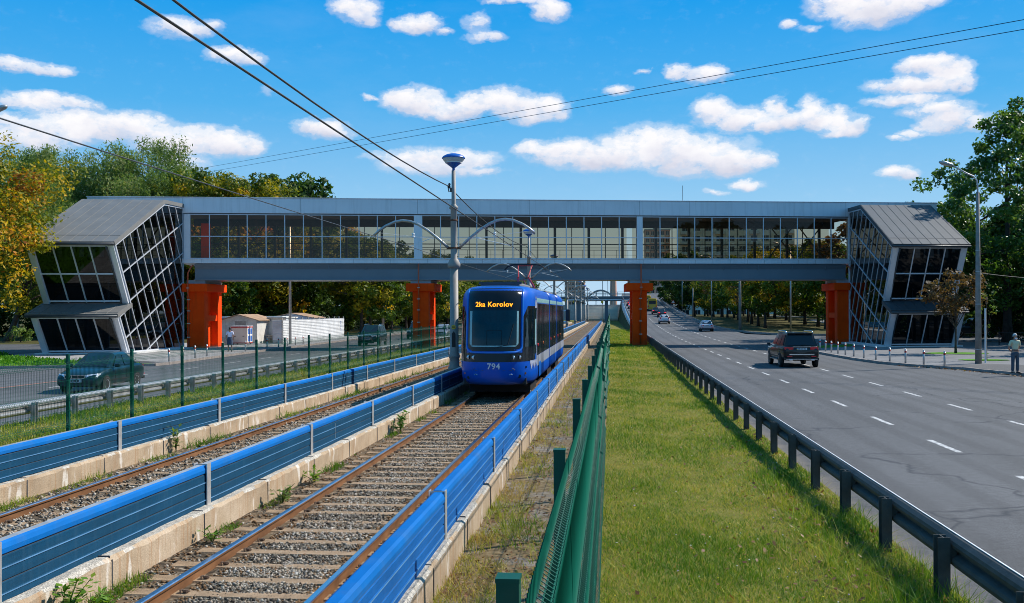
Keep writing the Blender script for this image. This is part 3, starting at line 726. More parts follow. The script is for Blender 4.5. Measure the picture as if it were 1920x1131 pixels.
b=MB(); b.prism([(.05,6.86),(.24,6.43),(.24,5.66),(.06,5.66),(.06,5.56),(3.94,5.56),(3.94,5.66),(3.76,5.66),(3.76,6.43),(3.95,6.86)],'x',.9,55.3)
b.build('girder',M['clad_lo'],FB)
b=MB(); b.box(.9,55.3,.046,.058,5.55,5.665); b.box(.9,55.3,.228,.238,6.41,6.44)
for s in np.arange(2.5,55,3.0): b.prism([(.09,6.82),(.24,6.43),(.10,6.43)],'x',s-.03,s+.03)
b.build('girder_flange',M['clad_lo'],FB)
for s0,s1 in ((.1,.61),(18.39,19.08),(36.97,37.47),(55.42,55.95)):
    b=MB(); b.box(s0,s1,-.045,.30,7.29,10.86); b.build('pilaster',M['clad'],FB,bevel=.01)
spans=((.61,18.39),(19.08,36.97),(37.47,55.42))
b=MB(); b.box(.1,55.9,.2,3.8,7.29,7.36); b.build('floor',M['floor_int'],FB)
b=MB(); b.box(.1,55.9,.22,3.8,10.78,10.86); b.box(.1,55.9,3.80,3.96,10.20,10.86); b.build('ceiling',M['ceil_int'],FB)
for s0,s1 in spans:
    b=MB(); n=12
    for i in range(n+1):
        s=s0+(s1-s0)*i/n
        if 0<i<n: b.box(s-.035,s+.035,-.01,.10,7.33,10.80)
    b.box(s0,s1,-.005,.095,9.04,9.10); b.box(s0,s1,-.005,.095,7.29,7.34); b.box(s0,s1,-.005,.095,10.79,10.86)
    b.build('window_frame',M['frame'],FB)
    for i in range(n):
        a=s0+(s1-s0)*i/n; c=s0+(s1-s0)*(i+1)/n
        tl=random.uniform(-.0018,.0018); b=MB()
        b.add([(a,.045-tl,7.33),(c,.045+tl,7.33),(c,.045+tl,9.05),(a,.045-tl,9.05)],[(0,1,2,3)])
        tl=random.uniform(-.0018,.0018)
        b.add([(a,.045-tl,9.09),(c,.045+tl,9.09),(c,.045+tl,10.80),(a,.045-tl,10.80)],[(0,1,2,3)])
        b.build('window',M['glass_bronze'],FB,recalc=False)
    b=MB(); b.add([(s0,3.9,7.33),(s1,3.9,7.33),(s1,3.9,10.3),(s0,3.9,10.3)],[(0,1,2,3)]); b.build('rear_glazing',M['glass_bronze'],FB,recalc=False)
b=MB()
for s in np.arange(.8,55.5,2.98): b.box(s-.10,s+.10,3.60,3.82,7.3,10.3)
for s in np.arange(2.3,55.5,2.98): b.box(s-.03,s+.03,3.82,3.9,7.3,10.3)
b.box(.1,55.9,3.80,3.9,8.72,8.80); b.build('rear_frame',M['frame_dk'],FB)
b=MB(); b.box(.3,55.7,3.5,3.55,8.22,8.27); b.box(.3,55.7,3.5,3.53,7.8,7.83); b.box(.3,55.7,.42,.46,8.22,8.26)
for s in np.arange(1,55.5,1.0): b.box(s-.015,s+.015,3.5,3.53,7.36,8.22)
b.build('handrail',M['frame_dk'],FB)
b=MB()
for s0 in (1.2,49.5):
    for i in range(2):
        a=s0+i*2.6; b.beam((a,3.3,7.4),(a+2.6,3.3,10.7),.09,.09); b.beam((a+2.6,3.3,7.4),(a,3.3,10.7),.09,.09)
b.build('brace',M['frame_dk'],FB)
b=MB(); b.box(1.2,1.9,1.2,1.5,7.36,10.2); b.build('inner_post',M['orange'],FB)
for k,(sc,cw,ce) in enumerate(((.95,1.35,1.0),(18.9,1.30,1.15),(37.2,1.25,1.15),(55.15,1.35,1.0))):
    b=MB(); h=cw/2
    def shear(b): b.v=[(x+.171*y,y,z) for x,y,z in b.v]       # the piers stand square to the road, the deck is skewed
    b.box(sc-h,sc+h,.10,1.0,-.2,4.63); b.box(sc-h,sc+h,3.1,4.0,-.2,4.63)
    b.box(sc-.12,sc+.12,1.0,3.1,-.2,4.63)
    b.box(sc-h+.05,sc+h-.05,1.0,3.1,2.25,2.72); shear(b)
    p=b.build('pier',M['orange'],FB,bevel=.015)
    b=MB(); b.box(sc-ce,sc+ce,-.20,4.3,4.63,5.28); shear(b); b.build('pier_cap',M['orange'],p,bevel=.05)
    b=MB(); b.box(sc-ce*.72,sc+ce*.72,.2,3.9,5.28,5.56); shear(b); b.build('bearing_pad',M['pad'],p)
    # downpipe
    ps=(.45,18.75,37.25,55.7)[k]; b=MB(); y0=-.33
    if k in (0,3):
        d=.35 if k==0 else -.35
        b.tube([(ps+d,.1,6.75),(ps+d*.6,-.1,6.6),(ps+.05*d,y0,6.1),(ps,y0,5.4),(ps,y0,4.5),(ps,-.02,4.2),(ps,-.02,.15)],.065,10)
    else: b.tube([(ps,y0,6.88),(ps,y0,4.45),(ps,-.02,4.15),(ps,-.02,.15)],.06,10)
    b.build('downpipe',M['orange_pipe'],FB,smooth=True)
    b=MB()
    for z in (4.0,3.1,2.1,1.0): b.box(ps-.12,ps+.12,-.09,.10,z-.03,z+.03)
    b.box(ps-.1,ps+.1,y0-.07,-.2,4.9,4.95); b.build('pipe_clamp',M['galv'],FB)
# ---------------------------------------------------------------- stair towers
TT=(.035,-.99939); BB=(math.cos(BA),math.sin(BA))
def clip(poly,p,d):
    """pieces of the line p+k*d that lie inside the 2-D polygon"""
    ks=[]
    n=len(poly)
    for i in range(n):
        a,b_=poly[i],poly[(i+1)%n]; ex,ey=b_[0]-a[0],b_[1]-a[1]; den=d[0]*ey-d[1]*ex
        if abs(den)<1e-9: continue
        k=((a[0]-p[0])*ey-(a[1]-p[1])*ex)/den; m=((a[0]-p[0])*d[1]-(a[1]-p[1])*d[0])/den
        if 0<=m<1: ks.append(k)
    ks.sort(); return [(ks[i],ks[i+1]) for i in range(0,len(ks)-1,2)]
def tower(name,label,org,sg,roofmat):
    W_=5.7
    T=thing(name,label,'stair tower',(org[0],org[1],0))
    def P(s,t,z): s*=sg; return (s*BB[0]+t*TT[0],s*BB[1]+t*TT[1],z)
    def ext(b,poly,s0,s1,mat=0):
        n=len(poly); b.add([P(s0,t,z) for t,z in poly]+[P(s1,t,z) for t,z in poly],
            [tuple(range(n)),tuple(range(n,2*n))[::-1]]+[(i,(i+1)%n,n+(i+1)%n,n+i) for i in range(n)],mat)
    # s: 0 = gable facing the bridge's middle, grows outward
    roof=[(-.6,11.66),(3.8,11.56),(12.15,7.80),(12.02,7.56),(3.7,11.28),(-.6,11.36)]
    low=[(9.45,3.66),(11.70,2.90),(11.60,2.66),(9.40,3.40)]
    def roofobj(poly,nm,ridge,eave):
        b=MB(); ext(b,poly,-.16,W_+.22,0); o=b.build(nm,roofmat,T)
        b=MB(); a,c=ridge,eave; L=math.hypot(c[0]-a[0],c[1]-a[1]); nx,nz=-(c[1]-a[1])/L,(c[0]-a[0])/L
        for i in range(9):
            s=-.1+i*(W_+.25)/8.0*.985
            q=[(a[0],a[1]),(c[0],c[1]),(c[0]+nx*.02,c[1]+nz*.02),(a[0]+nx*.02,a[1]+nz*.02)]
            ext(b,q,s-.011,s+.011)
        f=.86; m=(a[0]+(c[0]-a[0])*f,a[1]+(c[1]-a[1])*f); m2=(a[0]+(c[0]-a[0])*(f+.008),a[1]+(c[1]-a[1])*(f+.008))
        ext(b,[m,m2,(m2[0]+nx*.02,m2[1]+nz*.02),(m[0]+nx*.02,m[1]+nz*.02)],-.1,W_+.15)
        b.build('roof_seam',roofmat,o)
        b=MB(); b.tube([P(-.14,c[0]+.06,c[1]-.16),P(W_+.18,c[0]+.06,c[1]-.16)],.085,8); b.build('gutter',M['steel_dark'],o,smooth=True)
        return o
    roofobj(roof,'roof',roof[1],roof[2]); roofobj(low,'canopy',low[0],low[1])
    gab=[(0,.22),(9.68,.22),(11.18,2.70),(9.42,3.46),(9.55,3.80),(11.78,7.58),(3.66,11.20),(0,11.30)]
    def edgebeam(b,s,a,c,w,h,mat=0): b.beam(P(s,*a),P(s,*c),w,h,mat,up=(0,0,1))
    for gi,s in enumerate((0.0,W_)):
        b=MB(); pts=[P(s,t,z) for t,z in gab]; b.poly(pts); b.build('gable_glass',M['glass_side'] if gi==0 else M['glass_dark'],T,recalc=False)
        b=MB(); so=s-.03 if gi==0 else s+.03
        for a,c in zip(gab,gab[1:]+gab[:1]): edgebeam(b,so,a,c,.11,.11)
        t0=-7.5
        while t0<11:
            for k0,k1 in (clip(gab,(t0,.22),(.571,1.0)) if gi==0 else ()):
                if k1-k0>.2: edgebeam(b,so,(t0+.571*k0,.22+k0),(t0+.571*k1,.22+k1),.05,.055)
            t0+=1.36
        if gi==0:
            for z0 in (10.12,7.76,5.42,3.05):
                for k0,k1 in clip(gab,(0,z0),(1.0,-.412)):
                    edgebeam(b,so-.01,(k0,z0-.412*k0),(k1,z0-.412*k1),.062,.062)
        b.build('gable_frame',M['frame'],T)
    # raking front faces
    for (ta,za),(tb,zb),rows in (((9.60,3.72),(11.82,7.60),2),((9.74,.24),(11.24,2.70),1)):
        L=lambda f:(ta+(tb-ta)*f,za+(zb-za)*f)
        b=MB(); a,c=L(0),L(1); b.poly([P(0,*a),P(W_,*a),P(W_,*c),P(0,*c)]); b.build('front_glass',M['glass_dark'],T,recalc=False)
        b=MB()
        for i in range(1,4):
            s=.45+(W_-.9)*i/4; b.beam(P(s,a[0]+.02,a[1]),P(s,c[0]+.02,c[1]),.08,.10,0,up=(0,1,0))
        for f in ((0.02,.5,.98) if rows==2 else (.03,.97)):
            q=L(f); b.beam(P(0,q[0]+.02,q[1]),P(W_,q[0]+.02,q[1]),.10,.10)
        b.build('front_frame',M['frame'],T)
        for s in (.2,W_-.2):
            b=MB(); b.beam(P(s,a[0],a[1]-.05),P(s,c[0],c[1]),.42,.24,0,up=(0,1,0)); b.build('corner_post',M['clad'],T)
    # downpipes at the inner corner
    for pts in ([(12.1,7.45),(11.95,7.25),(11.75,7.05),(9.85,3.95),(9.95,3.6)],[(11.6,2.62),(11.4,2.42),(11.2,2.2),(9.95,.35)]):
        b=MB(); b.tube([P(.42,t,z) for t,z in pts],.06,8); b.build('downpipe',M['steel_dark'],T,smooth=True)
    # inside: landing, flights, handrails
    b=MB(); ext(b,[(0,6.95),(3.0,6.95),(3.0,7.25),(0,7.25)],.3,W_-.3); ext(b,[(3.0,7.2),(3.0,6.9),(9.2,3.55),(9.2,3.85)],3.1,W_-.4)
    ext(b,[(7.6,3.55),(9.4,3.55),(9.4,3.8),(7.6,3.8)],.3,W_-.3); ext(b,[(7.7,3.6),(7.7,3.3),(1.6,.2),(1.0,.2)],.4,2.8); b.build('stairs',M['floor_int'],T)
    b=MB()
    for s in (.5,2.7): b.tube([P(s,7.7,4.55),P(s,1.2,1.25)],.03,6)
    for s in (3.2,5.2): b.tube([P(s,3.0,8.2),P(s,9.2,4.9)],.03,6)
    for t in (1.2,4.4,7.6):
        for s in (.35,W_-.35): b.beam(P(s,t,.2),P(s,t,11.0-.45*max(0,t-3.7)),.22,.22)
    b.build('inner_frame',M['frame_dk'],T)
    b=MB(); ext(b,[(-.5,.0),(10.2,.0),(10.2,.20),(-.5,.20)],-.75,W_+.35); b.build('plinth',M['white_base'],T)
    return T
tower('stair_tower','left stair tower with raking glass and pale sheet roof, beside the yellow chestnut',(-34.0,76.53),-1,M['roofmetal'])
tower('stair_tower','right stair tower with raking glass and shade-darkened sheet roof, behind the small rusty tree',(20.4,87.79),1,M['roofmetal_shaded'])
# ---------------------------------------------------------------- the tram
def text_mesh(body,size,extr=.004,bold=.0,align='CENTER'):
    cu=bpy.data.curves.new('lettering','FONT'); cu.body=body; cu.size=size; cu.extrude=extr; cu.space_character=1.08; cu.offset=bold; cu.align_x=align; cu.align_y='CENTER'
    o=bpy.data.objects.new('lettering',cu); COL.objects.link(o)
    dg=bpy.context.evaluated_depsgraph_get(); dg.update()
    me=bpy.data.meshes.new_from_object(o.evaluated_get(dg)); bpy.data.objects.remove(o); bpy.data.curves.remove(cu); return me
TR=thing('tram','blue three section tram with amber destination text and number 794, coming along the near track','tram',(-3.68,31.0,.2))
LV=[(.44,1.15,.16),(.54,1.19,.05),(.70,1.21,.0),(1.15,1.22,-.03),(1.45,1.22,.0),(1.9,1.22,.05),(2.4,1.22,.13),(2.9,1.22,.25),(3.15,1.215,.33),(3.32,1.19,.42),(3.44,1.13,.52),(3.53,1.03,.68),(3.58,.85,.95)]
def lev(z):
    if z<=LV[0][0]: return LV[0][1:]
    for (z0,w0,f0),(z1,w1,f1) in zip(LV,LV[1:]):
        if z<=z1: k=(z-z0)/(z1-z0); return (w0+(w1-w0)*k,f0+(f1-f0)*k)
    return LV[-1][1:]
NS=2.45; DN=1.95
def S(a,z,off=0.0):
    """point on the nose: a in degrees from -90 (left side) to 90 (right side)"""
    def q(a,z):
        w,f=lev(z); r=rad(a); s,c=math.sin(r),math.cos(r)
        return Vector((w*math.copysign(abs(s)**(2/NS),s), f+DN*(1-abs(c)**(2/NS)), z))
    p=q(a,z)
    if off:
        e=.5; u=q(min(89.9,a+e),z)-q(max(-89.9,a-e),z); v=q(a,z+.01)-q(a,z-.01); n=u.cross(v)
        if n.length>1e-12: n.normalize(); n=n if n.y<0.02 or abs(n.x)>.5 else -n
        if n.dot(Vector((p.x,p.y-2.5,0)))<0: n=-n
        p=p+n*off
    return p
def ax(x,z):  # angle for a given x on the nose
    w,_=lev(z); k=min(1,abs(x)/w); return math.copysign(math.degrees(math.asin(k**(NS/2))),x)
def tram_paint():
    t=NT('tram_paint'); p=t.obj(); z=t.n('SeparateXYZ',None,Vector=p).outputs[2]
    c=t.mix(t.math('MULTIPLY',t.noise(p,2.2,5),.22),(.0005,.086,.48),(.001,.055,.32))
    g=t.math('ADD',t.math('MULTIPLY',t.math('SUBTRACT',.75,z),1.5),t.math('MULTIPLY',t.noise(t.vmath('MULTIPLY',p,(2,2,.5)),2.5,5,.65),.6))
    c=t.mix(t.math('MULTIPLY',t.ramp(g,[(.25,(0,0,0)),(.95,(1,1,1))]),.45),c,(.05,.045,.042))
    return t.out(t.bsdf(c,t.math('ADD',t.math('MULTIPLY',t.noise(p,5,4),.15),.24),0,None,.22,.08))
trampaint=tram_paint()
def module(y0,y1,nose=False,tail=False):
    b=MB(); rings=[]
    A=[-90+180*i/32 for i in range(33)]
    for z,w,f in LV:
        r=[]
        if nose:
            for a in A: r.append(tuple(S(a,z)))
        else: r += [(-w,y0,z),(w,y0,z)]
        if tail:
            for a in A[::-1]: p=S(a,z); r.append((p.x,y1-p.y,z))
        else: r += [(w,y1,z),(-w,y1,z)]
        rings.append(r)
    b.loft(rings,0); return b
for y0,y1,n,t in ((0,8.95,True,False),(9.4,14.35,False,False),(14.8,22.6,False,True)):
    o=module(y0,y1,n,t).build('body',trampaint,TR); me=o.data
    for p in me.polygons: p.use_smooth=len(p.vertices)==4 and abs(p.normal.z)<.97
for y0,y1 in ((8.95,9.4),(14.35,14.8)):
    b=MB(); rings=[]
    for i in range(7):
        y=y0+(y1-y0)*i/6; k=.97 if i%2 else .93
        rings.append([(s*w*k,y,z*(.985 if z>3 else 1)) for s,lst in ((-1,LV),(1,LV[::-1])) for z,w,f in lst])
    b.loft(rings,0); b.build('bellows',M['black'],TR)
def patch(name,a0f,a1f,z0,z1,mat,off=.006,na=14,nz=10,parent=None):
    """curved panel lying on the nose between angles a0f(z)..a1f(z)"""
    b=MB(); rows=[]
    for j in range(nz+1):
        z=z0+(z1-z0)*j/nz; a0=a0f(z) if callable(a0f) else a0f; a1=a1f(z) if callable(a1f) else a1f
        rows.append([S(a0+(a1-a0)*i/na,z,off) for i in range(na+1)])
    b.loft(rows,0,False,False); o=b.build(name,mat,parent or TR,smooth=True); return o
glossblk=pm('gloss_black_panel',(.010,.012,.016),.12,var=.1,spec=.3,coat=.0)
def windshield_mat():
    t=NT('windscreen'); p=t.obj()
    c=t.ramp(t.noise(p,1.2,3),[(.35,(.002,.007,.011)),(.7,(.006,.024,.034))])
    return t.out(t.bsdf(c,.045,0,t.bump(t.noise(p,.8,2),.02,.1),.45,.0))
wsm=windshield_mat()
half=lambda w:(lambda z: ax(-w,z),lambda z: ax(w,z))
def hw_ws(z):   # windscreen surround narrows a little at its foot with rounded corners
    base=.835; r=.16
    if z<1.50+r: base-= r-math.sqrt(max(0,r*r-(1.50+r-z)**2))
    return base
patch('windscreen_surround',lambda z:ax(-hw_ws(z),z),lambda z:ax(hw_ws(z),z),1.50,3.555,glossblk,.006,16,26)
def hw_gl(z):
    base=.775; r=.13
    if z<1.63+r: base-= r-math.sqrt(max(0,r*r-(1.63+r-z)**2))
    return base
ws=patch('windscreen',lambda z:ax(-hw_gl(z),z),lambda z:ax(hw_gl(z),z),1.63,2.78,wsm,.011,16,20)
pale=pm('pale_edge_and_reflection',(.22,.40,.42),.3,var=.15)  # also colours the painted sky reflection along the flanks
patch('screen_edge',lambda z:ax(-hw_gl(z)+.005,z),lambda z:ax(-hw_gl(z)+.085,z),1.70,2.76,pale,.014,3,20,ws)
patch('screen_edge',lambda z:ax(hw_gl(z)-.06,z),lambda z:ax(hw_gl(z)-.005,z),1.70,2.76,pale,.014,3,20,ws)
patch('screen_edge',lambda z:ax(-hw_gl(z)+.01,z),lambda z:ax(hw_gl(z)-.01,z),1.635,1.675,pale,.014,16,2,ws)
# blue rim that frames the screen, U-shaped
b=MB(); path=[S(ax(-.872,z),z,.012) for z in np.linspace(3.45,1.68,18)]
for i in range(1,7): an=PI/2*i/7; path.append(S(ax(-.872+.2*(1-math.cos(an)),1.62),1.66-.20*math.sin(an)+.0,.012))
path += [S(ax(x,1.46),1.455,.012) for x in np.linspace(-.65,.65,12)]
for i in range(6,0,-1): an=PI/2*i/7; path.append(S(ax(.872-.2*(1-math.cos(an)),1.62),1.66-.20*math.sin(an),.012))
path += [S(ax(.872,z),z,.012) for z in np.linspace(1.68,3.45,18)]
brt=carpaint('paint_bright_blue',(.002,.15,.60),0.0)
b.tube(path,.034,8); b.build('screen_rim',brt,TR,smooth=True)
# driver's desk screen seen through the glass, wipers
b=MB()
for pa in ([S(ax(-.20,1.70),1.70,.017),S(ax(-.20,2.15),2.15,.017),S(ax(.26,2.15),2.15,.017),S(ax(.26,1.70),1.70,.017)],):
    b.tube(pa,.014,5)
b.build('screen_seat_outline',glossblk,ws)
b=MB(); b.tube([S(ax(.02,1.6),1.60,.03),S(ax(.45,1.68),1.69,.035),S(ax(.62,2.3),2.35,.03)],.012,5); b.build('wiper',M['trim'],TR)
# black mask under the screen and side cab windows
patch('mask',-72,72,1.16,1.445,glossblk,.005,24,4)
for s in (-1,1):
    lo,hi=(66,88.5)
    def a0(z,s=s): return s*(43.0+ max(0,(z-2.55)*30))
    def a1(z,s=s): return s*(88.9 if z>1.35 else 80)
    patch('cab_surround',a0,a1,1.18,2.92,glossblk,.006,8,16)
    cw=patch('cab_window',lambda z,s=s:s*(47.5+max(0,(z-2.45)*34)),lambda z,s=s:s*87.4,1.62,2.82,wsm,.011,6,10)
    patch('pillar',lambda z,s=s:s*79.0,lambda z,s=s:s*85.5,1.66,2.5,pale,.014,3,8,cw)
# lights
for x in (-.80,-.62,.62,.80):
    p=S(ax(x,1.30),1.30,.012); b=MB(); b.lathe([(.045,-.02),(.062,-.012),(.066,0),(.05,.004)],(0,0,0),16,0,'y',False); b.lathe([(.001,.0),(.05,.002)],(0,0,0),16,1,'y',False)
    b.build('headlight',[M['chrome'],M['lamp_clear']],TR,(p.x,p.y,p.z),-x*.5)
for x,z,m,r in ((.96,.78,'amber',.04),(-.96,.78,'amber',.03),(.80,.70,'ink',.055),(-.82,.66,'ink',.05),(.98,.98,'ink',.035)):
    p=S(ax(x,z),z,.008); b=MB(); b.lathe([(.001,-.006),(r,-.004),(r,.01)],(0,0,0),14,0,'y',False); b.build('marker_lamp' if m=='amber' else 'towing_socket',M[m],TR,(p.x,p.y,p.z),x*.45)
b=MB()
def hline(pts): b.tube([S(ax(x,z),z,.003) for x,z in pts],.008,5)
hline([(-.66,.47),(-.66,.92),(-.60,.96),(.60,.96),(.66,.92),(.66,.47)]); hline([(-.58,.89),(-.3,.89)]); hline([(.3,.89),(.58,.89)]); b.build('hatch_seam',M['seam'],TR)
b=MB(); 
for x in (-.55,.55): b.tube([S(ax(x+k*.05,.78-.04*k*k),.78-.03*k*k,.01) for k in (-1,-.5,0,.5,1)],.009,5)
b.build('hatch_handle',M['chrome'],TR)
# lettering
def put_text(body,size,x,z,mat,name,off=.012,bold=0.0,sx=1.0):
    me=text_mesh(body,size,.002,bold); me.materials.append(mat)
    for v in me.vertices:                                   # wrap the lettering on the curved nose
        xx,zz=x+v.co.x*sx,z+v.co.y; v.co=S(ax(xx,zz),zz,off+v.co.z+.002)
    return link(name,me,TR)
put_text('794',.26,.02,1.02,M['white'],'fleet_number',.012,.004)
db=patch('destination_display',lambda z:ax(-.60,z),lambda z:ax(.60,z),2.84,3.09,glossblk,.010,16,4)
o=put_text('2ka Korolov',.215,.0,2.965,M['lit_amber'],'destination_text',.014,.0035); o.parent=db
# white embroidery pattern on the corners (a lace of small diamonds)
def lace_mat():
    t=NT('lace_pattern'); p=t.obj()
    x,y,z=[t.n('SeparateXYZ',None,Vector=p).outputs[i] for i in range(3)]
    u=t.math('ADD',t.math('MULTIPLY',y,9.0),t.math('MULTIPLY',x,6.0)); v=t.math('MULTIPLY',z,9.0)
    d=t.math('ADD',t.math('PINGPONG',u,.5),t.math('PINGPONG',v,.5))
    c=t.ramp(d,[(.0,(.62,.64,.70)),(.30,(.62,.64,.70)),(.34,(.03,.09,.36)),(.46,(.03,.09,.36)),(.50,(.62,.64,.70)),(.62,(.62,.64,.70)),(.68,(.16,.22,.45)),(.80,(.16,.22,.45)),(.84,(.62,.64,.70))],'CONSTANT')
    return t.out(t.bsdf(c,.35,0,None,.5,.4))
lace=lace_mat()
for s in (-1,1):
    b=MB()
    def sp(a,z): # beyond 90 degrees runs along the flank, 1 degree = 3.2 cm
        if a<=89.5: return S(s*a,z,.009)
        w,_=lev(z); p=S(s*89.5,z); return Vector((s*(w+.008),p.y+(a-89.5)*.032,z))
    b.loft([[sp(a,z) for a in (89.6,92,95)] for z in np.linspace(1.0,3.05,12)],0,False,False)
    for a in (66,76,86):                       # hanging points below
        b.add([sp(a-5,1.12),sp(a+5,1.12),sp(a,.88)],[(0,1,2)])
    b.loft([[sp(a,z) for a in (61,70,80,88,95)] for z in (1.12,1.17)],0,False,False)
    for a in (84,91): b.add([sp(a-4.6,2.98),sp(a+4.6,2.98),sp(a,3.28)],[(0,1,2)])
    b.loft([[sp(a,z) for a in (79,84,88,92,96)] for z in (2.86,2.98)],0,False,False)
    b.build('lace_ornament',lace,TR)
# flanks
palew=pm('pale_flank_band',(.27,.29,.34),.4,var=.12)
for s in (-1,1):
    def side(name,y0,y1,z0,z1,mat,off=.006,par=None):
        b=MB(); n=2; zz=np.linspace(z0,z1,8)
        b.loft([[(s*(lev(z)[0]+off),y,z) for y in (y0,y1)] for z in zz],0,False,False); return b.build(name,mat,par or TR)
    for y0,y1 in ((2.24,8.93),(9.42,14.33),(14.82,21.1)):
        w=side('side_window_band',y0,y1,1.28,3.02,glossblk)
        side('pale_band',y0,y1,.92,1.27,palew)
        side('painted_sky_reflection',y0,y1,3.05,3.2,pale)  # pale strip painted on as sky reflection in the dark flank glass
        n=max(3,int((y1-y0)/1.25))
        for i in range(1,n):
            b=MB(); yy=y0+(y1-y0)*i/n; b.box(s*1.225,s*1.232,yy-.018,yy+.018,1.3,3.0); b.build('window_joint',M['trim'],w)
        b=MB(); yy=y0+(y1-y0)*i/n
        for yd in (y0+1.3,y0+2.6):
            for q in (yd-.65,yd,yd+.65): b.box(s*1.22,s*1.233,q-.012,q+.012,.5,3.0)
        b.build('door_seam',M['trim'],TR)
        for yd in (y0+.35,y0+2.9):
            b=MB(); b.lathe([(.001,.0),(.055,.0),(.045,.025)],(0,0,0),10,0,'x'); b.build('door_button',M['amber' if yd>y0+1 else 'lamp_red'],TR,(s*1.232 if s>0 else -1.26,yd,1.62))
    b=MB(); b.box(s*1.205,s*1.245,2.9,3.9,.52,1.02); b.build('access_flap',brt,TR,bevel=.02)
    b=MB(); b.tube([(s*1.2,22.0,2.75),(s*1.42,22.05,2.85)],.02,6); b.build('mirror_arm',M['white'],TR)
    b=MB(); b.box(s*1.42-.11,s*1.42+.11,21.98,22.12,2.22,2.85); b.build('mirror',M['trim'],TR,bevel=.05)
# roof gear and pantograph
for q in ((-.66,.66,2.2,6.6,3.56,3.72),(-.7,.7,9.9,10.9,3.56,3.70),(-.66,.66,15.6,20.5,3.56,3.72)):
    b=MB(); b.box(*q); b.build('roof_housing',M['roofmetal'],TR,bevel=.05)
b=MB(); b.box(-.72,.72,2.15,2.21,3.66,3.745); b.build('roof_edge',M['steel_dark'],TR)
yp=11.6
b=MB()
for s in (-1,1): b.tube([(s*.35,yp+.9,3.8),(s*.22,yp-.55,4.18)],.045,8)
b.build('pantograph_arm',M['red'],TR)
b=MB()
for s in (-1,1): b.tube([(s*.20,yp-.55,4.18),(s*.30,yp+.35,4.72)],.024,6)
b.tube([(-.3,yp+.35,4.72),(.3,yp+.35,4.72)],.02,6); b.tube([(.0,yp+1.0,3.85),(.0,yp-.5,4.1)],.02,6)
b.build('pantograph_upper',M['red'],TR)
b=MB()
for yy in (yp+.18,yp+.52): b.tube([(-.88,yy,4.55),(-.74,yy,4.70),(-.5,yy,4.77),(.5,yy,4.77),(.74,yy,4.70),(.88,yy,4.55)],.022,6)
for s in (-1,1): b.tube([(s*.5,yp+.18,4.76),(s*.5,yp+.52,4.76)],.016,5)
b.build('collector_head',M['wire'],TR)
for y0,y1 in ((1.9,4.4),(10.6,13.2),(16.8,19.6)):
    b=MB(); b.box(-1.02,1.02,y0,y1,.08,.5)
    for yy in (y0+.35,y1-.35):
        for s in (-.8,.8): b.lathe([(.31,-.06),(.33,-.05),(.33,.05),(.31,.06)],(s,yy,.32),18,0,'x')
    b.build('bogie',M['black'],TR)
b=MB(); b.box(-1.0,1.0,.6,22,.42,.62); b.build('underframe',M['black'],TR)
# ---------------------------------------------------------------- cars
SPEC={
 'sedan':dict(L=4.25,W=1.68,H=1.43,wb=2.52,wr=.29,st=[(-1,.74,.66,.40),(-.975,.90,.77,.30),(-.85,.95,.81,.24),(-.6,.965,.84,.21),(-.3,.95,.84,.20),(.1,.93,.84,.20),(.45,.91,.84,.20),(.62,.88,.83,.21),(.80,.79,.81,.22),(.93,.69,.77,.22),(.985,.60,.70,.27),(1,.52,.60,.34)],cab=(-1.52,-.82,.18,.98),hwb=.765,hwr=.57,zs=.90,win=[(.09,.50),(.545,.93)]),
 'hatch':dict(L=4.0,W=1.72,H=1.48,wb=2.49,wr=.30,st=[(-1,.80,.66,.42),(-.975,.98,.76,.30),(-.88,1.0,.82,.24),(-.6,.98,.86,.21),(-.3,.96,.86,.20),(.1,.94,.86,.20),(.42,.93,.86,.20),(.62,.88,.84,.21),(.80,.80,.82,.22),(.93,.70,.78,.22),(.985,.60,.70,.27),(1,.52,.60,.34)],cab=(-1.86,-1.35,.15,1.02),hwb=.775,hwr=.57,zs=.92,win=[(.12,.48),(.53,.93)]),
 'suv':dict(L=5.0,W=1.93,H=1.80,wb=2.95,wr=.38,st=[(-1,.92,.78,.50),(-.98,1.12,.87,.40),(-.9,1.14,.93,.34),(-.6,1.14,.965,.32),(-.3,1.12,.965,.31),(.1,1.10,.965,.31),(.45,1.09,.965,.31),(.62,1.06,.95,.32),(.82,1.0,.92,.34),(.94,.92,.86,.36),(.99,.82,.78,.42),(1,.7,.68,.5)],cab=(-2.36,-2.05,.42,1.28),hwb=.875,hwr=.66,zs=1.07,win=[(.06,.30),(.335,.62),(.655,.95)]),
}
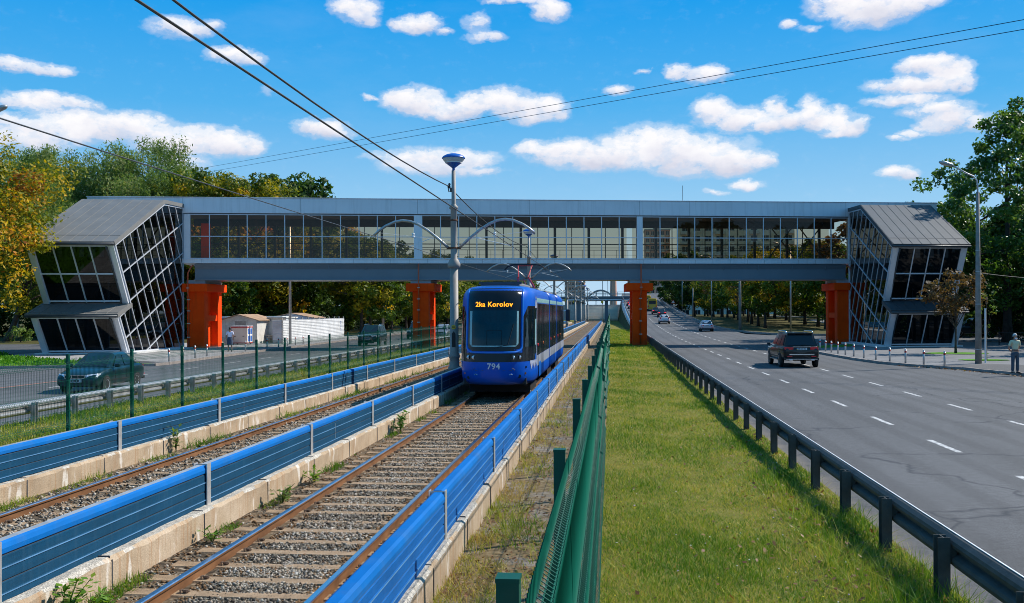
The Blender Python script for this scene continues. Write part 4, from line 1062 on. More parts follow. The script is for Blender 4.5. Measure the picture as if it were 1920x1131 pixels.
def make_car(typ,name,label,cat,loc,rz,paint,opt=(),group=None):
    s=SPEC[typ]; L,W,H=s['L'],s['W'],s['H']; T=thing(name,label,cat,loc,rz,group); P=M['car_'+paint]
    b=MB(); rings=[]
    for f,zt_,hw,zb in s['st']:
        y=f*L/2; h=zt_-zb
        R=[(0,zb),(hw*.86,zb),(hw*.97,zb+.14*h),(hw*.995,zb+.38*h),(hw,zb+.60*h),(hw*.98,zb+.80*h),(hw*.93,zt_-.05*h),(hw*.80,zt_),(0,zt_+.02)]
        rings.append([(x,y,z) for x,z in R]+[(-x,y,z) for x,z in R[::-1][1:-1]])
    b.loft(rings,0); b.build('body',P,T,smooth=True,sub=1)
    yD,yC,yB,yA=s['cab']; zs=s['zs']; zr_=H; hwb,hwr=s['hwb'],s['hwr']
    b=MB(); rings=[]
    def ring(y,k,hb):  # k: 0 at shoulder, 1 at roof
        z=zs+(zr_-zs)*k; hr=hb+(hwr-hb)*k
        if k<.05: return [(-hb,y,zs-.06),(-hb*.98,y,zs),(-hb*.8,y,zs+.01),(0,y,zs+.015),(hb*.8,y,zs+.01),(hb*.98,y,zs),(hb,y,zs-.06)]
        return [(-hb,y,zs-.06),(-hr-.005,y,z-.07),(-hr+.10,y,z-.005),(0,y,z+.02),(hr-.10,y,z-.005),(hr+.005,y,z-.07),(hb,y,zs-.06)]
    rings=[ring(yD,0,hwb*.95),ring(yC,.97,hwb),ring(yC+(yB-yC)*.5,1.0,hwb),ring(yB,.965,hwb),ring(yA,0,hwb*.95)]
    b.loft(rings,0,True,True); cab=b.build('cabin',P,T); 
    for p in cab.data.polygons: p.use_smooth=False
    G=M['carglass']
    def pane(nm,q,off=.006,par=T,mat=G,ins=(.06,.06,.08,.10)):
        a,c,d,e=[Vector(x) for x in q]    # bl, br, tr, tl
        l,r,bo,to=ins
        def bl(f,g): return (a*(1-f)+c*f)*(1-g)+(e*(1-f)+d*f)*g
        pts=[bl(l,bo),bl(1-r,bo),bl(1-r,1-to),bl(l,1-to)]
        n=(pts[1]-pts[0]).cross(pts[3]-pts[0]).normalized(); b=MB(); b.add([p+n*off for p in pts],[(0,1,2,3)]); b.add([p+n*(off-.03) for p in pts],[(0,3,2,1)])
        for i in range(4): j=(i+1)%4; b.add([pts[i]+n*off,pts[j]+n*off,pts[j]+n*(off-.03),pts[i]+n*(off-.03)],[(3,2,1,0)])
        return b.build(nm,mat,par,recalc=False)
    hb=hwb*.95; zt_=zs+(zr_-zs)*.97-.02
    pane('rear_window',[(-hb*.94,yD,zs+.01),(hb*.94,yD,zs+.01),(hwr-.06,yC,zt_),(-hwr+.06,yC,zt_)][::1],.012,ins=(.05,.05,.10,.08))
    pane('windscreen',[(hb*.94,yA,zs+.01),(-hb*.94,yA,zs+.01),(-hwr+.06,yB,zt_),(hwr-.06,yB,zt_)],.012,ins=(.05,.05,.06,.06))
    for sx in (-1,1):
        for f0,f1 in s['win']:
            def sp(f,g):
                yb=yD+.10+(yA-.14-yD-.10)*f; yt=yC+.05+(yB-.05-yC-.05)*f
                return (sx*(hwb+(hwr+.012-hwb)*g),yb+(yt-yb)*g,zs+(zr_-.075-zs)*g)
            q=[sp(f0,.10),sp(f1,.10),sp(f1,.90),sp(f0,.90)]
            if sx<0: q=[q[1],q[0],q[3],q[2]]
            pane('side_window',q,.016,ins=(0,0,0,0))
        # door seams, handles, mirror
        b=MB()
        for f in ([.5] if typ!='suv' else [.33,.64])+[.92]:
            y=yD+.1+(yA-.24-yD)*f; b.box(sx*(W/2-.006)-.004,sx*(W/2-.006)+.008*sx,y-.006,y+.006,.32,zs-.06)
        b.box(min(sx*(W/2-.02),sx*(W/2+.012)),max(sx*(W/2-.02),sx*(W/2+.012)),-L*.26,L*.26,s['st'][4][3]+.22,s['st'][4][3]+.26)
        b.build('door_seam',M['trim'],T)
        b=MB(); b.box(-.09,.09,-.06,.06,-.06,.07); b.build('door_mirror',M['trim'] if paint in ('black','silver','white') else P,T,(sx*(W/2+.09),yA-.30,zs+.06),bevel=.03)
        for yw in (-s['wb']/2,s['wb']/2):
            yw+= -.06 if typ=='suv' else .06
            wr=s['wr']; b=MB(); b.lathe([(.001,-.10),(wr*1.16,-.10),(wr*1.16,.0),(wr*1.0,.004)],(0,0,0),24,0,'x'); 
            hwx=W/2-.012
            b.build('wheel_arch',M['black'],T,(sx*hwx,yw,wr+.02),PI if sx<0 else 0)
            b=MB(); b.lathe([(wr*.62,-.09),(wr*.93,-.10),(wr,-.07),(wr,.075),(wr*.94,.10),(wr*.68,.105),(wr*.64,.09)],(0,0,0),24,0,'x',False)
            wl=b.build('wheel',M['tyre'],T,(sx*(hwx-.085),yw,wr),PI if sx<0 else 0,smooth=True)
            b=MB(); b.lathe([(.001,.07),(wr*.16,.085),(wr*.2,.07)],(0,0,0),14,0,'x',False)
            for k in range(7):
                a=2*PI*k/7; b.beam((.072,math.cos(a)*wr*.12,math.sin(a)*wr*.12),(.082,math.cos(a)*wr*.64,math.sin(a)*wr*.64),.045,.02,0,(1,0,0))
            b.lathe([(wr*.58,.09),(wr*.66,.10),(wr*.67,.06)],(0,0,0),24,0,'x',False); b.lathe([(.001,.03),(wr*.64,.03)],(0,0,0),18,1,'x',False)
            b.build('rim',[M['rim'],M['black']],wl)
    yr=-L/2; yf=L/2
    # rear end
    red=M['lit_red'] if 'brake' in opt else M['lamp_red']
    zl=s['st'][1][1]-.13
    for sx in (-1,1):
        b=MB(); x0,x1=(.42,W/2-.13) if typ!='hatch' else (.56,W/2-.14); zz=zl+(.06 if typ=='hatch' else 0); hh=.085 if typ!='hatch' else .15
        b.hull8([(sx*x0,yr-.012,zz-hh*.7),(sx*x0,yr+.1,zz-hh*.7),(sx*x0,yr+.1,zz+hh*.8),(sx*x0,yr-.012,zz+hh*.8)],[(sx*x1,yr+.05,zz-hh),(sx*(x1+.04),yr+.24,zz-hh),(sx*(x1+.04),yr+.24,zz+hh),(sx*x1,yr+.05,zz+hh)])
        b.build('tail_light',red,T,bevel=.015)
        b=MB(); b.box(min(sx*.48,sx*.72),max(sx*.48,sx*.72),yr-.02,yr+.03,.46+.1*(typ=='suv'),.51+.1*(typ=='suv')); b.build('reflector',M['lamp_red'],T)
    b=MB(); zb=.40+.10*(typ=='suv'); b.box(-W/2+.10,W/2-.10,yr-.022,yr+.2,zb-.10,zb+.02); b.build('rear_valance',M['trim'],T,bevel=.02)
    def plate(y,z,rz):
        b=MB(); b.box(-.26,.26,-.012,.0,-.056,.056,0); pl=b.build('number_plate',M['plate'],T,(0,y,z),rz)
        b=MB(); b.box(-.258,-.215,-.015,-.012,.0,.054); pl2=b.build('plate_flag',M['plate_b'],pl); b=MB(); b.box(-.258,-.215,-.015,-.012,-.054,.0); b.build('plate_flag',M['plate_y'],pl)
        b=MB(); x=-.18
        for w_ in (.036,.036,.03,.036,.036,.036,.03,.036,.036):
            if w_==.03: x+=.012; continue
            b.box(x,x+w_,-.0145,-.012,-.033,.033); b.box(x+.011,x+w_-.011,-.0146,-.0144,-.02,-.006); x+=.05
        b.build('plate_mark',M['ink'],pl)
    plate(yr-.03,zl-.02 if typ!='hatch' else .60,0); plate(yf+.03,.47 if typ!='suv' else .62,PI)
    # front end
    for sx in (-1,1):
        zz=.62 if typ!='suv' else .86; b=MB(); 
        b.hull8([(sx*.40,yf-.02,zz-.065),(sx*.40,yf-.18,zz-.06),(sx*.40,yf-.2,zz+.06),(sx*.40,yf-.05,zz+.06)],[(sx*(W/2-.08),yf-.18,zz-.05),(sx*(W/2-.06),yf-.42,zz-.02),(sx*(W/2-.06),yf-.44,zz+.10),(sx*(W/2-.10),yf-.24,zz+.10)])
        b.build('headlight',M['lamp_clear'],T,bevel=.02)
    zz=.62 if typ!='suv' else .84
    b=MB(); b.box(-.38,.38,yf-.1,yf+.008,zz-.055,zz+.05,0); b.build('grille',M['trim'],T,bevel=.02)
    b=MB(); b.box(-.39,.39,yf-.04,yf+.018,zz+.045,zz+.062); b.box(-.39,.39,yf-.04,yf+.018,zz-.066,zz-.052)
    for x in (-.39,-.13,.11,.37): b.box(x,x+.02,yf-.04,yf+.016,zz-.06,zz+.05)
    b.build('grille_trim',M['chrome'],T)
    b=MB(); b.box(-.55,.55,yf-.15,yf+.004,.26,.36); b.build('air_intake',M['trim'],T,bevel=.02)
    if typ=='suv':
        for sx in (-1,1):
            b=MB(); b.tube([(sx*.66,-1.95,H-.04),(sx*.67,-1.80,H+.06),(sx*.67,.1,H+.06),(sx*.66,.3,H-.02)],.026,6); b.build('roof_rail',M['chrome'],T,smooth=True)
        b=MB(); b.box(-.62,.62,yr+.02-.06,yr+.2,.66,.71); b.box(-.45,.45,yr-.02,yr+.1,1.06,1.085); b.box(-.78,.78,yr-.035,yr+.2,.43,.455); b.build('chrome_strip',M['chrome'],T)
        b=MB(); b.box(-.64,.64,-2.22,-1.95,H-.06,H-.02); b.build('spoiler',P,T,bevel=.015)
        b=MB(); b.tube([(.0,yr+.16,1.17),(.3,yr+.19,1.19)],.014,5); b.build('rear_wiper',M['trim'],T)
        for sx in (-1,1):
            b=MB(); b.box(sx*.55-.09,sx*.55+.09,yr-.045,yr+.2,.37,.43); b.build('exhaust',M['chrome'],T,bevel=.015)
            b=MB(); b.box(min(sx*.9,sx*1.0),max(sx*.9,sx*1.0),-1.0,1.0,.36,.40); b.build('running_board',M['galv'],T)
    if 'bullbar' in opt:
        b=MB(); b.tube([(-.42,yf+.06,.42),(-.42,yf+.10,.85),(-.30,yf+.08,1.0),(.30,yf+.08,1.0),(.42,yf+.10,.85),(.42,yf+.06,.42)],.035,8); b.tube([(-.42,yf+.1,.62),(.42,yf+.1,.62)],.025,6); b.build('bull_bar',M['chrome'],T,smooth=True)
    return T
make_car('sedan','sedan_car','dark teal saloon car driving behind the mesh fence, nearest car on the left road','car',(-19.65,36.9,0),PI+rad(2),'teal')
make_car('suv','off_road_car','dark green off-road car with chrome bull bar coming along the left road','car',(-20.9,86.2,0),PI+rad(3),'dkgreen',('bullbar',))
make_car('suv','off_road_car','dark blue off-road car partly hidden by the left middle orange pier','car',(-20.9,107,0),PI+rad(2),'navy')
make_car('hatch','hatchback_car','pale silver car coming along the left road just left of the lamp column','car',(-19.2,113,0),PI,'silver')
make_car('suv','off_road_car','big black off-road car with red tail lights driving away on the right road','car',(9.65,54.5,0),rad(1),'black')
make_car('sedan','sedan_car','silver saloon car driving away near the kerb of the right road','car',(12.3,131,zr(131)),rad(-1),'silver')
make_car('hatch','hatchback_car','small white hatchback driving away in the middle of the right road','car',(8.6,163,zr(163)),0,'white')
far=[('sedan','black','dark saloon car with glowing brake lights behind the yellow bus',(9.3,208),('brake',)),
 ('sedan','navy','dark saloon car with glowing brake lights closest behind the yellow bus',(9.9,196),('brake',)),
 ('suv','black','dark car with glowing brake light just left of the right middle orange pier',(4.7,186),('brake',)),
 ('hatch','white','white car climbing the ramp beside the grey parapet',(5.0,238),('brake',)),
 ('sedan','red','red car ahead of the white car at the top of the ramp',(5.0,254),('brake',)),
 ('suv','red','dark red off-road car at the top of the ramp beside the red car',(6.3,262),()),
 ('hatch','silver','silver car at the crest of the climbing road',(6.0,276),())]
for ty,pa,la,(x,y),op in far: make_car(ty,'car',la,'car',(x,y,zr(y)),0,pa,op)
make_car('suv','estate_car','boxy dark old estate car with pale roof parked behind the concrete lamp post','car',(37.3,107.5,.12),rad(85),'navy')
def bus(label,loc,rz,L=6.8,W=2.1,H=2.75):
    T=thing('minibus',label,'bus',loc,rz)
    b=MB(); rings=[]
    for y,k in ((-L/2,.90),(-L/2+.12,1),(L/2-.5,1),(L/2,.86)):
        w=W/2*k if k<1 else W/2; h=H if k==1 else H-.15
        R=[(0,.35),(w,.35),(w,.5),(w*1.0,1.4),(w*.93,h-.25),(w*.75,h),(0,h+.04)]
        rings.append([(x,y,z) for x,z in R]+[(-x,y,z) for x,z in R[::-1][1:-1]])
    b.loft(rings,0); b.build('body',M['car_yellow'],T,bevel=.04)
    b=MB(); b.box(-W*.36,W*.36,-L/2-.012,-L/2+.1,1.45,2.2); b.build('rear_window',M['carglass'],T)
    for s in (-1,1):
        b=MB(); b.box(min(s*W/2*.9,s*(W/2*.98)),max(s*W/2*.9,s*W/2*.985),-L/2+.5,L/2-.6,1.45,2.2); b.build('side_window',M['carglass'],T)
        b=MB(); b.box(s*.85-.1,s*.85+.1,-L/2-.02,-L/2+.05,.8,1.2); b.build('tail_light',M['lamp_red'],T)
        for yy in (-L*.3,L*.3):
            b=MB(); b.lathe([(.22,-.11),(.36,-.11),(.36,.11),(.22,.11)],(s*(W/2-.14),yy,.36),18,0,'x'); b.build('wheel',M['tyre'],T)
    return T
bus('yellow minibus queuing at the top of the right road, nearer one',(9.2,226,zr(226)),0)
bus('yellow minibus further ahead, mostly hidden by the nearer one and the pier',(8.7,246,zr(246)),0,6.8,2.1,2.8)
# ---------------------------------------------------------------- trees
def crown_mesh(name,mat,H,zb,R,nclump,nleaf,lsize,seed,shape='round',droop=.0,fill=.55,cr=.22,tint0=.5,tintv=.25,aspect=.55,squash=1.0,flat=.5):
    g=np.random.default_rng(seed); C=[]
    zc=(H+zb)/2; hz=(H-zb)/2
    # lumpy envelope
    ph=g.uniform(0,2*PI,8)
    while len(C)<nclump:
        u=g.normal(size=3); u/=np.linalg.norm(u); r=g.uniform(fill,1.0)**.6
        if shape=='poplar': k=(1-.55*max(0,u[2]))*(1+.1*np.sin(5*u[2]+ph[0]))
        elif shape=='dome': k=1.0 if u[2]>-.3 else .85
        else: k=1.0
        az=math.atan2(u[1],u[0]); lump=1+.16*math.sin(3*az+ph[1]+2*u[2])+.12*math.sin(5*az+ph[2]-3*u[2])+.10*math.sin(7*u[2]+ph[3])
        p=np.array([u[0]*R*k*r*lump,u[1]*R*k*r*lump,zc+u[2]*hz*squash*r*(.9+.1*lump)])
        C.append(p)
    C=np.array(C); m=nleaf//nclump
    rc=R*cr*g.uniform(.55,1.25,nclump)
    d=g.normal(size=(nclump,m,3)); d/=np.linalg.norm(d,axis=2,keepdims=True)
    rr=g.uniform(.25,1.0,(nclump,m,1))**.5
    off=d*rr*rc[:,None,None]; off[:,:,2]*=.72
    if droop: off[:,:,2]-= droop*rc[:,None]*g.uniform(0,1.6,(nclump,m))**1.5
    P=(C[:,None,:]+off).reshape(-1,3); N=len(P)
    up=np.array([0,0,1.0]); nrm=(d*.55+up*flat+g.normal(0,.55,(nclump,m,3))).reshape(-1,3); nrm/=np.linalg.norm(nrm,axis=1,keepdims=True)
    a=np.cross(nrm,g.normal(size=(N,3))); a/=np.linalg.norm(a,axis=1,keepdims=True); a[:,2]-=.35+droop*.6; a/=np.linalg.norm(a,axis=1,keepdims=True)
    b=np.cross(nrm,a); b/=np.maximum(1e-6,np.linalg.norm(b,axis=1,keepdims=True))
    s=lsize*g.uniform(.6,1.3,(N,1)); n2=np.cross(a,b)
    V=np.stack([P-a*s*.5,P+b*s*aspect*.5-n2*s*.08,P+a*s*.5,P-b*s*aspect*.5-n2*s*.08],1).reshape(-1,3)
    F=np.arange(N*4).reshape(-1,4)
    tc=g.normal(tint0,tintv,nclump); tint=np.clip(np.repeat(tc,m)+g.normal(0,.09,N),0,1)
    return np_mesh(name,V,F,mat,tint),C
def trunk_mesh(name,mat,H,zb,R,r0,C,seed,lean=(0,0),nl=9):
    g=random.Random(seed); b=MB()
    top=zb+(H-zb)*.72; pts=[]
    for i in range(9):
        k=i/8; z=-.2+(top+.2)*k; pts.append((lean[0]*(1-k)**1.5*-1+lean[0]*0+g.uniform(-.06,.06)*k*R*.3,lean[1]*(1-k)**1.5*-1+g.uniform(-.06,.06)*k*R*.3,z))
    rs=[r0*(1.35 if i==0 else 1.0)*(1-.80*i/8) for i in range(9)]
    b.tube(pts,rs,9)
    idx=list(range(len(C))); g.shuffle(idx)
    for j in idx[:nl]:
        c=C[j]; k=g.uniform(.38,.85); z0=top*k; i=int(k*8); p0=Vector(pts[i])
        p3=Vector(c); mid=(p0+p3)/2+Vector((g.uniform(-.2,.2)*R*.3,g.uniform(-.2,.2)*R*.3,-.05*R))
        b.tube([p0,mid.lerp(p0,.4),mid,p3],[r0*.38*(1-k*.4),r0*.28,r0*.18,r0*.05],6)
    o=b.build(name,mat,smooth=True); me=o.data; bpy.data.objects.remove(o); return me
KINDS={}
def kind(key,cm,tm,H,zb,R,r0,nclump,nleaf,lsize,seed,lean=(0,0),nl=9,**kw):
    c,C=crown_mesh('crown',M[cm],H,zb,R,nclump,nleaf,lsize,seed,**kw)
    KINDS[key]=(c,trunk_mesh('trunk',M[tm],H,zb,R,r0,C,seed,lean,nl))
kind('chest_big','leaf_chestnut','bark',14.6,2.6,7.2,.30,230,42000,.27,3,tint0=.39,tintv=.24,cr=.20,aspect=.5,flat=.8)
kind('chest_a','leaf_chestnut','bark',11.5,1.9,4.6,.22,95,8000,.46,5,tint0=.20,tintv=.2,cr=.24,aspect=.55)
kind('chest_b','leaf_chestnut','bark',10.5,2.0,4.3,.20,95,8000,.46,6,tint0=.30,tintv=.22,cr=.24,aspect=.55)
kind('chest_c','leaf_chestnut','bark',11.0,1.8,4.5,.22,95,8000,.46,8,tint0=.10,tintv=.18,cr=.24,aspect=.55)
kind('chest_tall','leaf_chestnut','bark',19.0,3.4,7.6,.34,170,26000,.42,9,tint0=.33,tintv=.2,cr=.20)
kind('birch','leaf_birch','bark_pale',24.5,5.0,7.6,.26,230,46000,.36,12,tint0=.42,tintv=.22,cr=.20,droop=.9,aspect=.35,flat=.1)
kind('birch_b','leaf_birch','bark_pale',22.5,4.5,6.6,.24,210,40000,.36,13,tint0=.48,tintv=.22,cr=.20,droop=1.0,aspect=.35,flat=.1)
kind('green','leaf_green','bark',16.0,3.0,6.2,.30,130,13000,.55,15,tint0=.45,tintv=.22,cr=.22)
kind('green_b','leaf_green','bark',13.0,2.4,5.4,.26,120,11000,.5,16,tint0=.5,tintv=.22,cr=.22)
kind('poplar','leaf_poplar','bark',20.5,2.6,6.3,.38,230,26000,.30,18,shape='poplar',tint0=.42,tintv=.2,cr=.17,fill=.35,aspect=.75)
kind('rusty','leaf_brown','bark',9.8,2.6,4.2,.2,90,5500,.40,21,tint0=.45,tintv=.25,cr=.22,nl=18)
kind('small_rusty','leaf_brown','bark',6.0,2.6,2.25,.085,60,1900,.30,22,tint0=.5,tintv=.18,cr=.24,nl=26,fill=.25)
def tree(k,name,label,x,y,z=0.0,sc=1.0,rz=None,group=None,szz=None,noshadow=False):
    c,t=KINDS[k]; T=thing(name,label,'tree',(x,y,z),random.uniform(0,6.28) if rz is None else rz,group)
    a=link('crown',c,T); b_=link('trunk',t,T); T.scale=(sc,sc,szz or sc); return T
def bush(label,x,y,z,h,rx,k):
    c,C=KB[k]; T=thing('bush',label,'bush',(x,y,z),random.uniform(0,6)); link('foliage',c,T); T.scale=(rx/3,rx/3,h/4.2)
    b=MB()
    for q in C[:6]: b.tube([(0,0,-.1),tuple(Vector(q)*.5),tuple(q)],[.07,.05,.02],5)
    b.build('stems',M['bark'],T); return T
KB=[crown_mesh('foliage',M[m],4.2,.0,3.0,60,3600,.34,s,tint0=t0,tintv=.2,cr=.30,fill=.3) for m,s,t0 in (('leaf_green',91,.35),('leaf_green',92,.5),('leaf_birch',93,.15))]
for k in range(12):
    bush(f'{ORD[k]} dark bush of the undergrowth at the far left, counted from the left edge',-92+k*4.6,112+(k%3)*3.5+k*.8,.1,4.6+(k%2),4.2,k%3)
for k in range(9):
    bush(f'{ORD[k]} dark bush of the undergrowth behind the site huts, counted from the left tower',-44.5+k*1.2,107+k*13,.1,3.2+(k%2)*.8,3.4,(k+1)%3)
for k in range(7):
    bush(f'{ORD[k]} dark bush behind the hedge at the right edge, counted from the right tower',36+k*4.4,95+(k%2)*3,.1,4.6,4.0,k%3)
for k in range(5):
    bush(f'{ORD[k]} dark bush beyond the parked estate car, counted from the right tower',29+k*4.2,113+(k%2)*2,.1,4.4,3.8,k%3)
for k in range(9):
    bush(f'{ORD[k]} dark bush of the far undergrowth on the right verge, counted from the side street',38.5+k*.4+(k%2)*4,140+k*13,zt(140+k*13)+.1,3.4,3.6,(k+2)%3)
# left: big yellowing chestnut, its trunk just outside the frame
tree('chest_big','chestnut_tree','big yellow and rust coloured chestnut tree filling the left edge of the view',-44.5,60.5,.1,1.10,1.12)
# leaning trunk and shrubs by the left stair tower
c,C=crown_mesh('crown',M['leaf_chestnut'],9.5,3.0,4.2,70,5200,.38,33,tint0=.4,tintv=.2,cr=.24)
T=thing('chestnut_tree','chestnut tree with a dark leaning trunk on the lawn left of the stair tower','tree',(-59.0,96,.1)); link('crown',c,T); link('trunk',trunk_mesh('trunk',M['bark'],9.5,3.0,4.2,.34,C,33,(2.4,0)),T)
# birches and tall trees behind the left tower
for k,(x,y,kd,sc,la) in enumerate([(-65.5,114,'birch',.95,'tall weeping birch at the left, just behind the yellow chestnut'),(-60.5,116,'birch_b',1.02,'weeping birch in the middle of the birch group behind the left tower'),(-56.5,118,'birch',1.02,'tallest weeping birch, right end of the birch group above the left tower roof'),(-73,120,'birch_b',1.02,'outermost weeping birch, mostly hidden by the yellow chestnut'),
   (-62,106,'green',.86,'full green tree low between the birches and the left tower roof')]):
    tree(kd,'birch_tree' if 'birch' in kd else 'green_tree',la,x,y,.1,sc)
# chestnuts behind the left half of the bridge
row=[(-48.0,113,'chest_tall',1.04),(-43.0,115,'chest_tall',1.02),(-45.5,126,'chest_tall',1.06),(-41.5,125,'green',1.30),(-42.5,142,'chest_tall',1.0),(-30.5,120,'chest_a',1.1)]
for x,y,kd,sc,la in [(-60,101,'birch_b',.74,'lower weeping birch filling the gap left of the left tower roof'),(-53,110,'birch_b',.84,'weeping birch directly behind the left tower roof ridge'),(-69,110,'birch',.93,'weeping birch between the outermost one and the tall left one'),(-53.5,122,'birch_b',.95,'weeping birch at the right end, behind the golden chestnuts')]:
    tree(kd,'birch_tree',la,x,y,.1,sc)
names=['chestnut tree with golden crown rising above the bridge roof, nearest the left tower','golden green chestnut tree showing above the bridge roof, second from the left tower','chestnut tree behind the two golden crowns above the bridge roof','dark green tree showing above the bridge roof right of the golden chestnuts','shorter dark tree at the right end of the group above the bridge roof','low chestnut tree behind the white corrugated hoarding']
for (x,y,kd,sc),la in zip(row,names): tree(kd,'chestnut_tree' if 'green' not in la.split('tree')[0] or 'chestnut' in la else 'green_tree',la,x,y,.1,sc)
rr=random.Random(4)
for k in range(12):
    y=122+k*11.5; kd=('chest_a','chest_c','chest_b')[k%3]
    tree(kd,'chestnut_tree',f'{ORD[k]} chestnut tree of the row along the left pavement, counted from the white hoarding',-29.6+rr.uniform(-.6,.6),y,.1,rr.uniform(.95,1.12),group='chestnuts along the left pavement')
for k in range(9):
    kd=('chest_c','chest_a','green_b')[k%3]
    tree(kd,'park_tree',f'{ORD[k]} tree of the second park row behind the sheds, counted from the left tower',-45+k*1.9+rr.uniform(-1,1),108+k*13,.1,rr.uniform(1.0,1.2),group='second row of park trees behind the sheds')
for k in range(6):
    tree(('green','green_b')[k%2],'park_tree',f'{ORD[k]} dark tree at the far left of the park, counted from the left',-98+k*7.5,128+k*4,.1,rr.uniform(1.0,1.15),group='dark trees deep in the left park')
# right: rows along the verge
for k in range(13):
    y=139+k*9.5; x=21.5+.02*(y-139)+rr.uniform(-.5,.5)
    kd=('chest_b','chest_c','chest_a','rusty')[(k*3+k//3)%4]
    tree(kd,'chestnut_tree',f'{ORD[k]} tree of the front row on the right verge, counted from the street corner',x,y,zt(y)+.12,rr.uniform(.92,1.1),group='front row of trees on the right verge')
for k in range(11):
    y=136+k*10; x=29.0+.02*(y-139)+rr.uniform(-.5,.5)
    kd=('chest_c','rusty','chest_a')[(k*2+k//2)%3]
    tree(kd,'chestnut_tree',f'{ORD[k]} tree of the middle row on the right verge, counted from the side street',x,y,zt(y)+.12,rr.uniform(.95,1.1),group='middle row of trees on the right verge')
for k in range(9):
    y=134+k*12
    tree(('green_b','chest_c','green_b')[k%3],'verge_tree',f'{ORD[k]} tree of the back row beyond the right footway, counted from the side street',43+rr.uniform(-2,2),y,zt(y)+.12,rr.uniform(.95,1.15),group='back row of trees beyond the right footway')
for k in range(14):
    tree(('green_b','chest_c','green')[k%3],'woodland_tree',f'{ORD[k]} tree of the dark wood behind the right verge footway, counted from the side street',56+rr.uniform(-2,3)+(k%2)*9,130+k*11,zt(130+k*11)+.1,rr.uniform(.9,1.1),group='dark wood behind the right verge')
for k in range(14):
    tree(('green','chest_c','green_b')[k%3],'woodland_tree',f'{ORD[k]} tree of the dark wood deep in the left park, counted from the left tower',-56-(k%3)*7+k*1.6,126+k*12,.1,rr.uniform(.95,1.15),group='dark wood deep in the left park')
for k in range(7):
    tree(('green_b','chest_c','green')[k%3],'woodland_tree',f'{ORD[k]} tree of the cross row closing the right verge in front of the blocks',19+k*7.5,272+rr.uniform(-4,4),1.4,rr.uniform(.9,1.05),group='cross row in front of the apartment blocks',szz=.85)
# dark trees behind and right of the right tower
for la,kd,x,y,sc in [('tall fresh green poplar rising above everything at the right edge','poplar',34.0,89.5,1.04),('second green poplar at the extreme right edge, partly cut off','poplar',43.5,87,.98),
   ('dark green tree behind the right tower roof','green_b',30.0,99.5,1.0),('rust tinged tree with bare twigs behind the lamp post','rusty',35.0,76,.88),('rusty brown tree overhanging the pavement at the right edge','rusty',33.2,66.5,.95),
   ('dense dark tree behind the hedge at the right edge','green_b',44,80,.9),('green tree between the two poplars, low behind the hedge','green',40,95,.9),('tree with rusty top showing above the bridge roof left of the right tower','rusty',26.5,101.5,1.34),
   ('tree with rusty top showing over the right end of the bridge roof','rusty',30.0,104,1.30),('large dark tree across the side street, right of the tower','green',50,104,1.0),('dark tree outside the right edge, shading the pavement','green',43,58,.95),('dark tree outside the right edge, beyond the standing man','green_b',37.5,53,1.0),('broad dark tree outside the right edge shading the road','green',36,36,1.0)]:
    tree(kd,'poplar_tree' if kd=='poplar' else 'broadleaf_tree',la,x,y,.1,sc)
tree('small_rusty','young_chestnut','small rusty leaved young tree in the lawn pit in front of the right tower',22.0,66.3,.14,.92,.6)
c,C=crown_mesh('crown',M['leaf_green'],4.6,1.6,.55,14,130,.17,44,tint0=.85,tintv=.1,cr=.5)
T=thing('sapling','thin staked sapling with few leaves beside the concrete lamp post','tree',(20.75,57.6,.14)); link('crown',c,T); link('trunk',trunk_mesh('trunk',M['bark'],4.6,1.6,.5,.045,C,44,(0,0),3),T)
# distant trees along the tram corridor and beyond the overpass
for la,kd,x,y,z,sc in [('green tree left of the tracks in front of the salmon tower block','green_b',-19.5,205,0,.95),('second green tree left of the tracks, nearer the far overpass','green',-24,232,0,.95),('green tree right of the arch on the far overpass','green',12,395,4.5,.78),('round dark tree beside the ramp, above the yellow minibuses','green',17.5,262,1.6,1.0),('dark tree at the head of the right verge rows','green',19.5,236,1.6,.95),('bushy tree beyond the tram tail on the left','green_b',-17.5,172,0,.72)]:
    tree(kd,'distant_tree',la,x,y,z,sc)
# shrubs and hedge
def shrub(name,label,x,y,z,rx,h,mat,n,ls,seed,cat='shrub',ry=None,t0=.5):
    c,C=crown_mesh('foliage',M[mat],h,0.05,rx,26,n,ls,seed,tint0=t0,tintv=.2,cr=.33,fill=.3)
    T=thing(name,label,cat,(x,y,z)); link('foliage',c,T)
    b=MB(); g=random.Random(seed)
    for k in range(5): b.tube([(0,0,-.05),(g.uniform(-.3,.3)*rx,g.uniform(-.3,.3)*rx,h*.35),tuple(C[k])],[.03,.022,.008],5)
    b.build('stems',M['bark'],T)
    if ry: T.scale=(1,ry/rx,1)
    return T
shrub('shrub','bright green rounded shrub beside the left tower',-48.6,83.5,.1,1.7,1.75,'leaf_weed',1500,.20,51,t0=.3)
shrub('shrub','olive shrub behind the bright one, against the tower wall',-52.0,92.0,.1,1.6,2.2,'leaf_birch',1300,.22,52)
shrub('shrub','small olive shrub left of the leaning trunk',-58.0,93.0,.1,1.2,1.7,'leaf_birch',1000,.2,53)
for k in range(6):
    shrub('hedge_bush',f'{ORD[k]} hedge bush behind the iron railing, counted from the parked estate car',35.4+k*2.8,86.5+.2*k,.1,1.7,2.2,'leaf_weed' if k%2 else 'leaf_green',1300,.2,60+k,t0=.25)
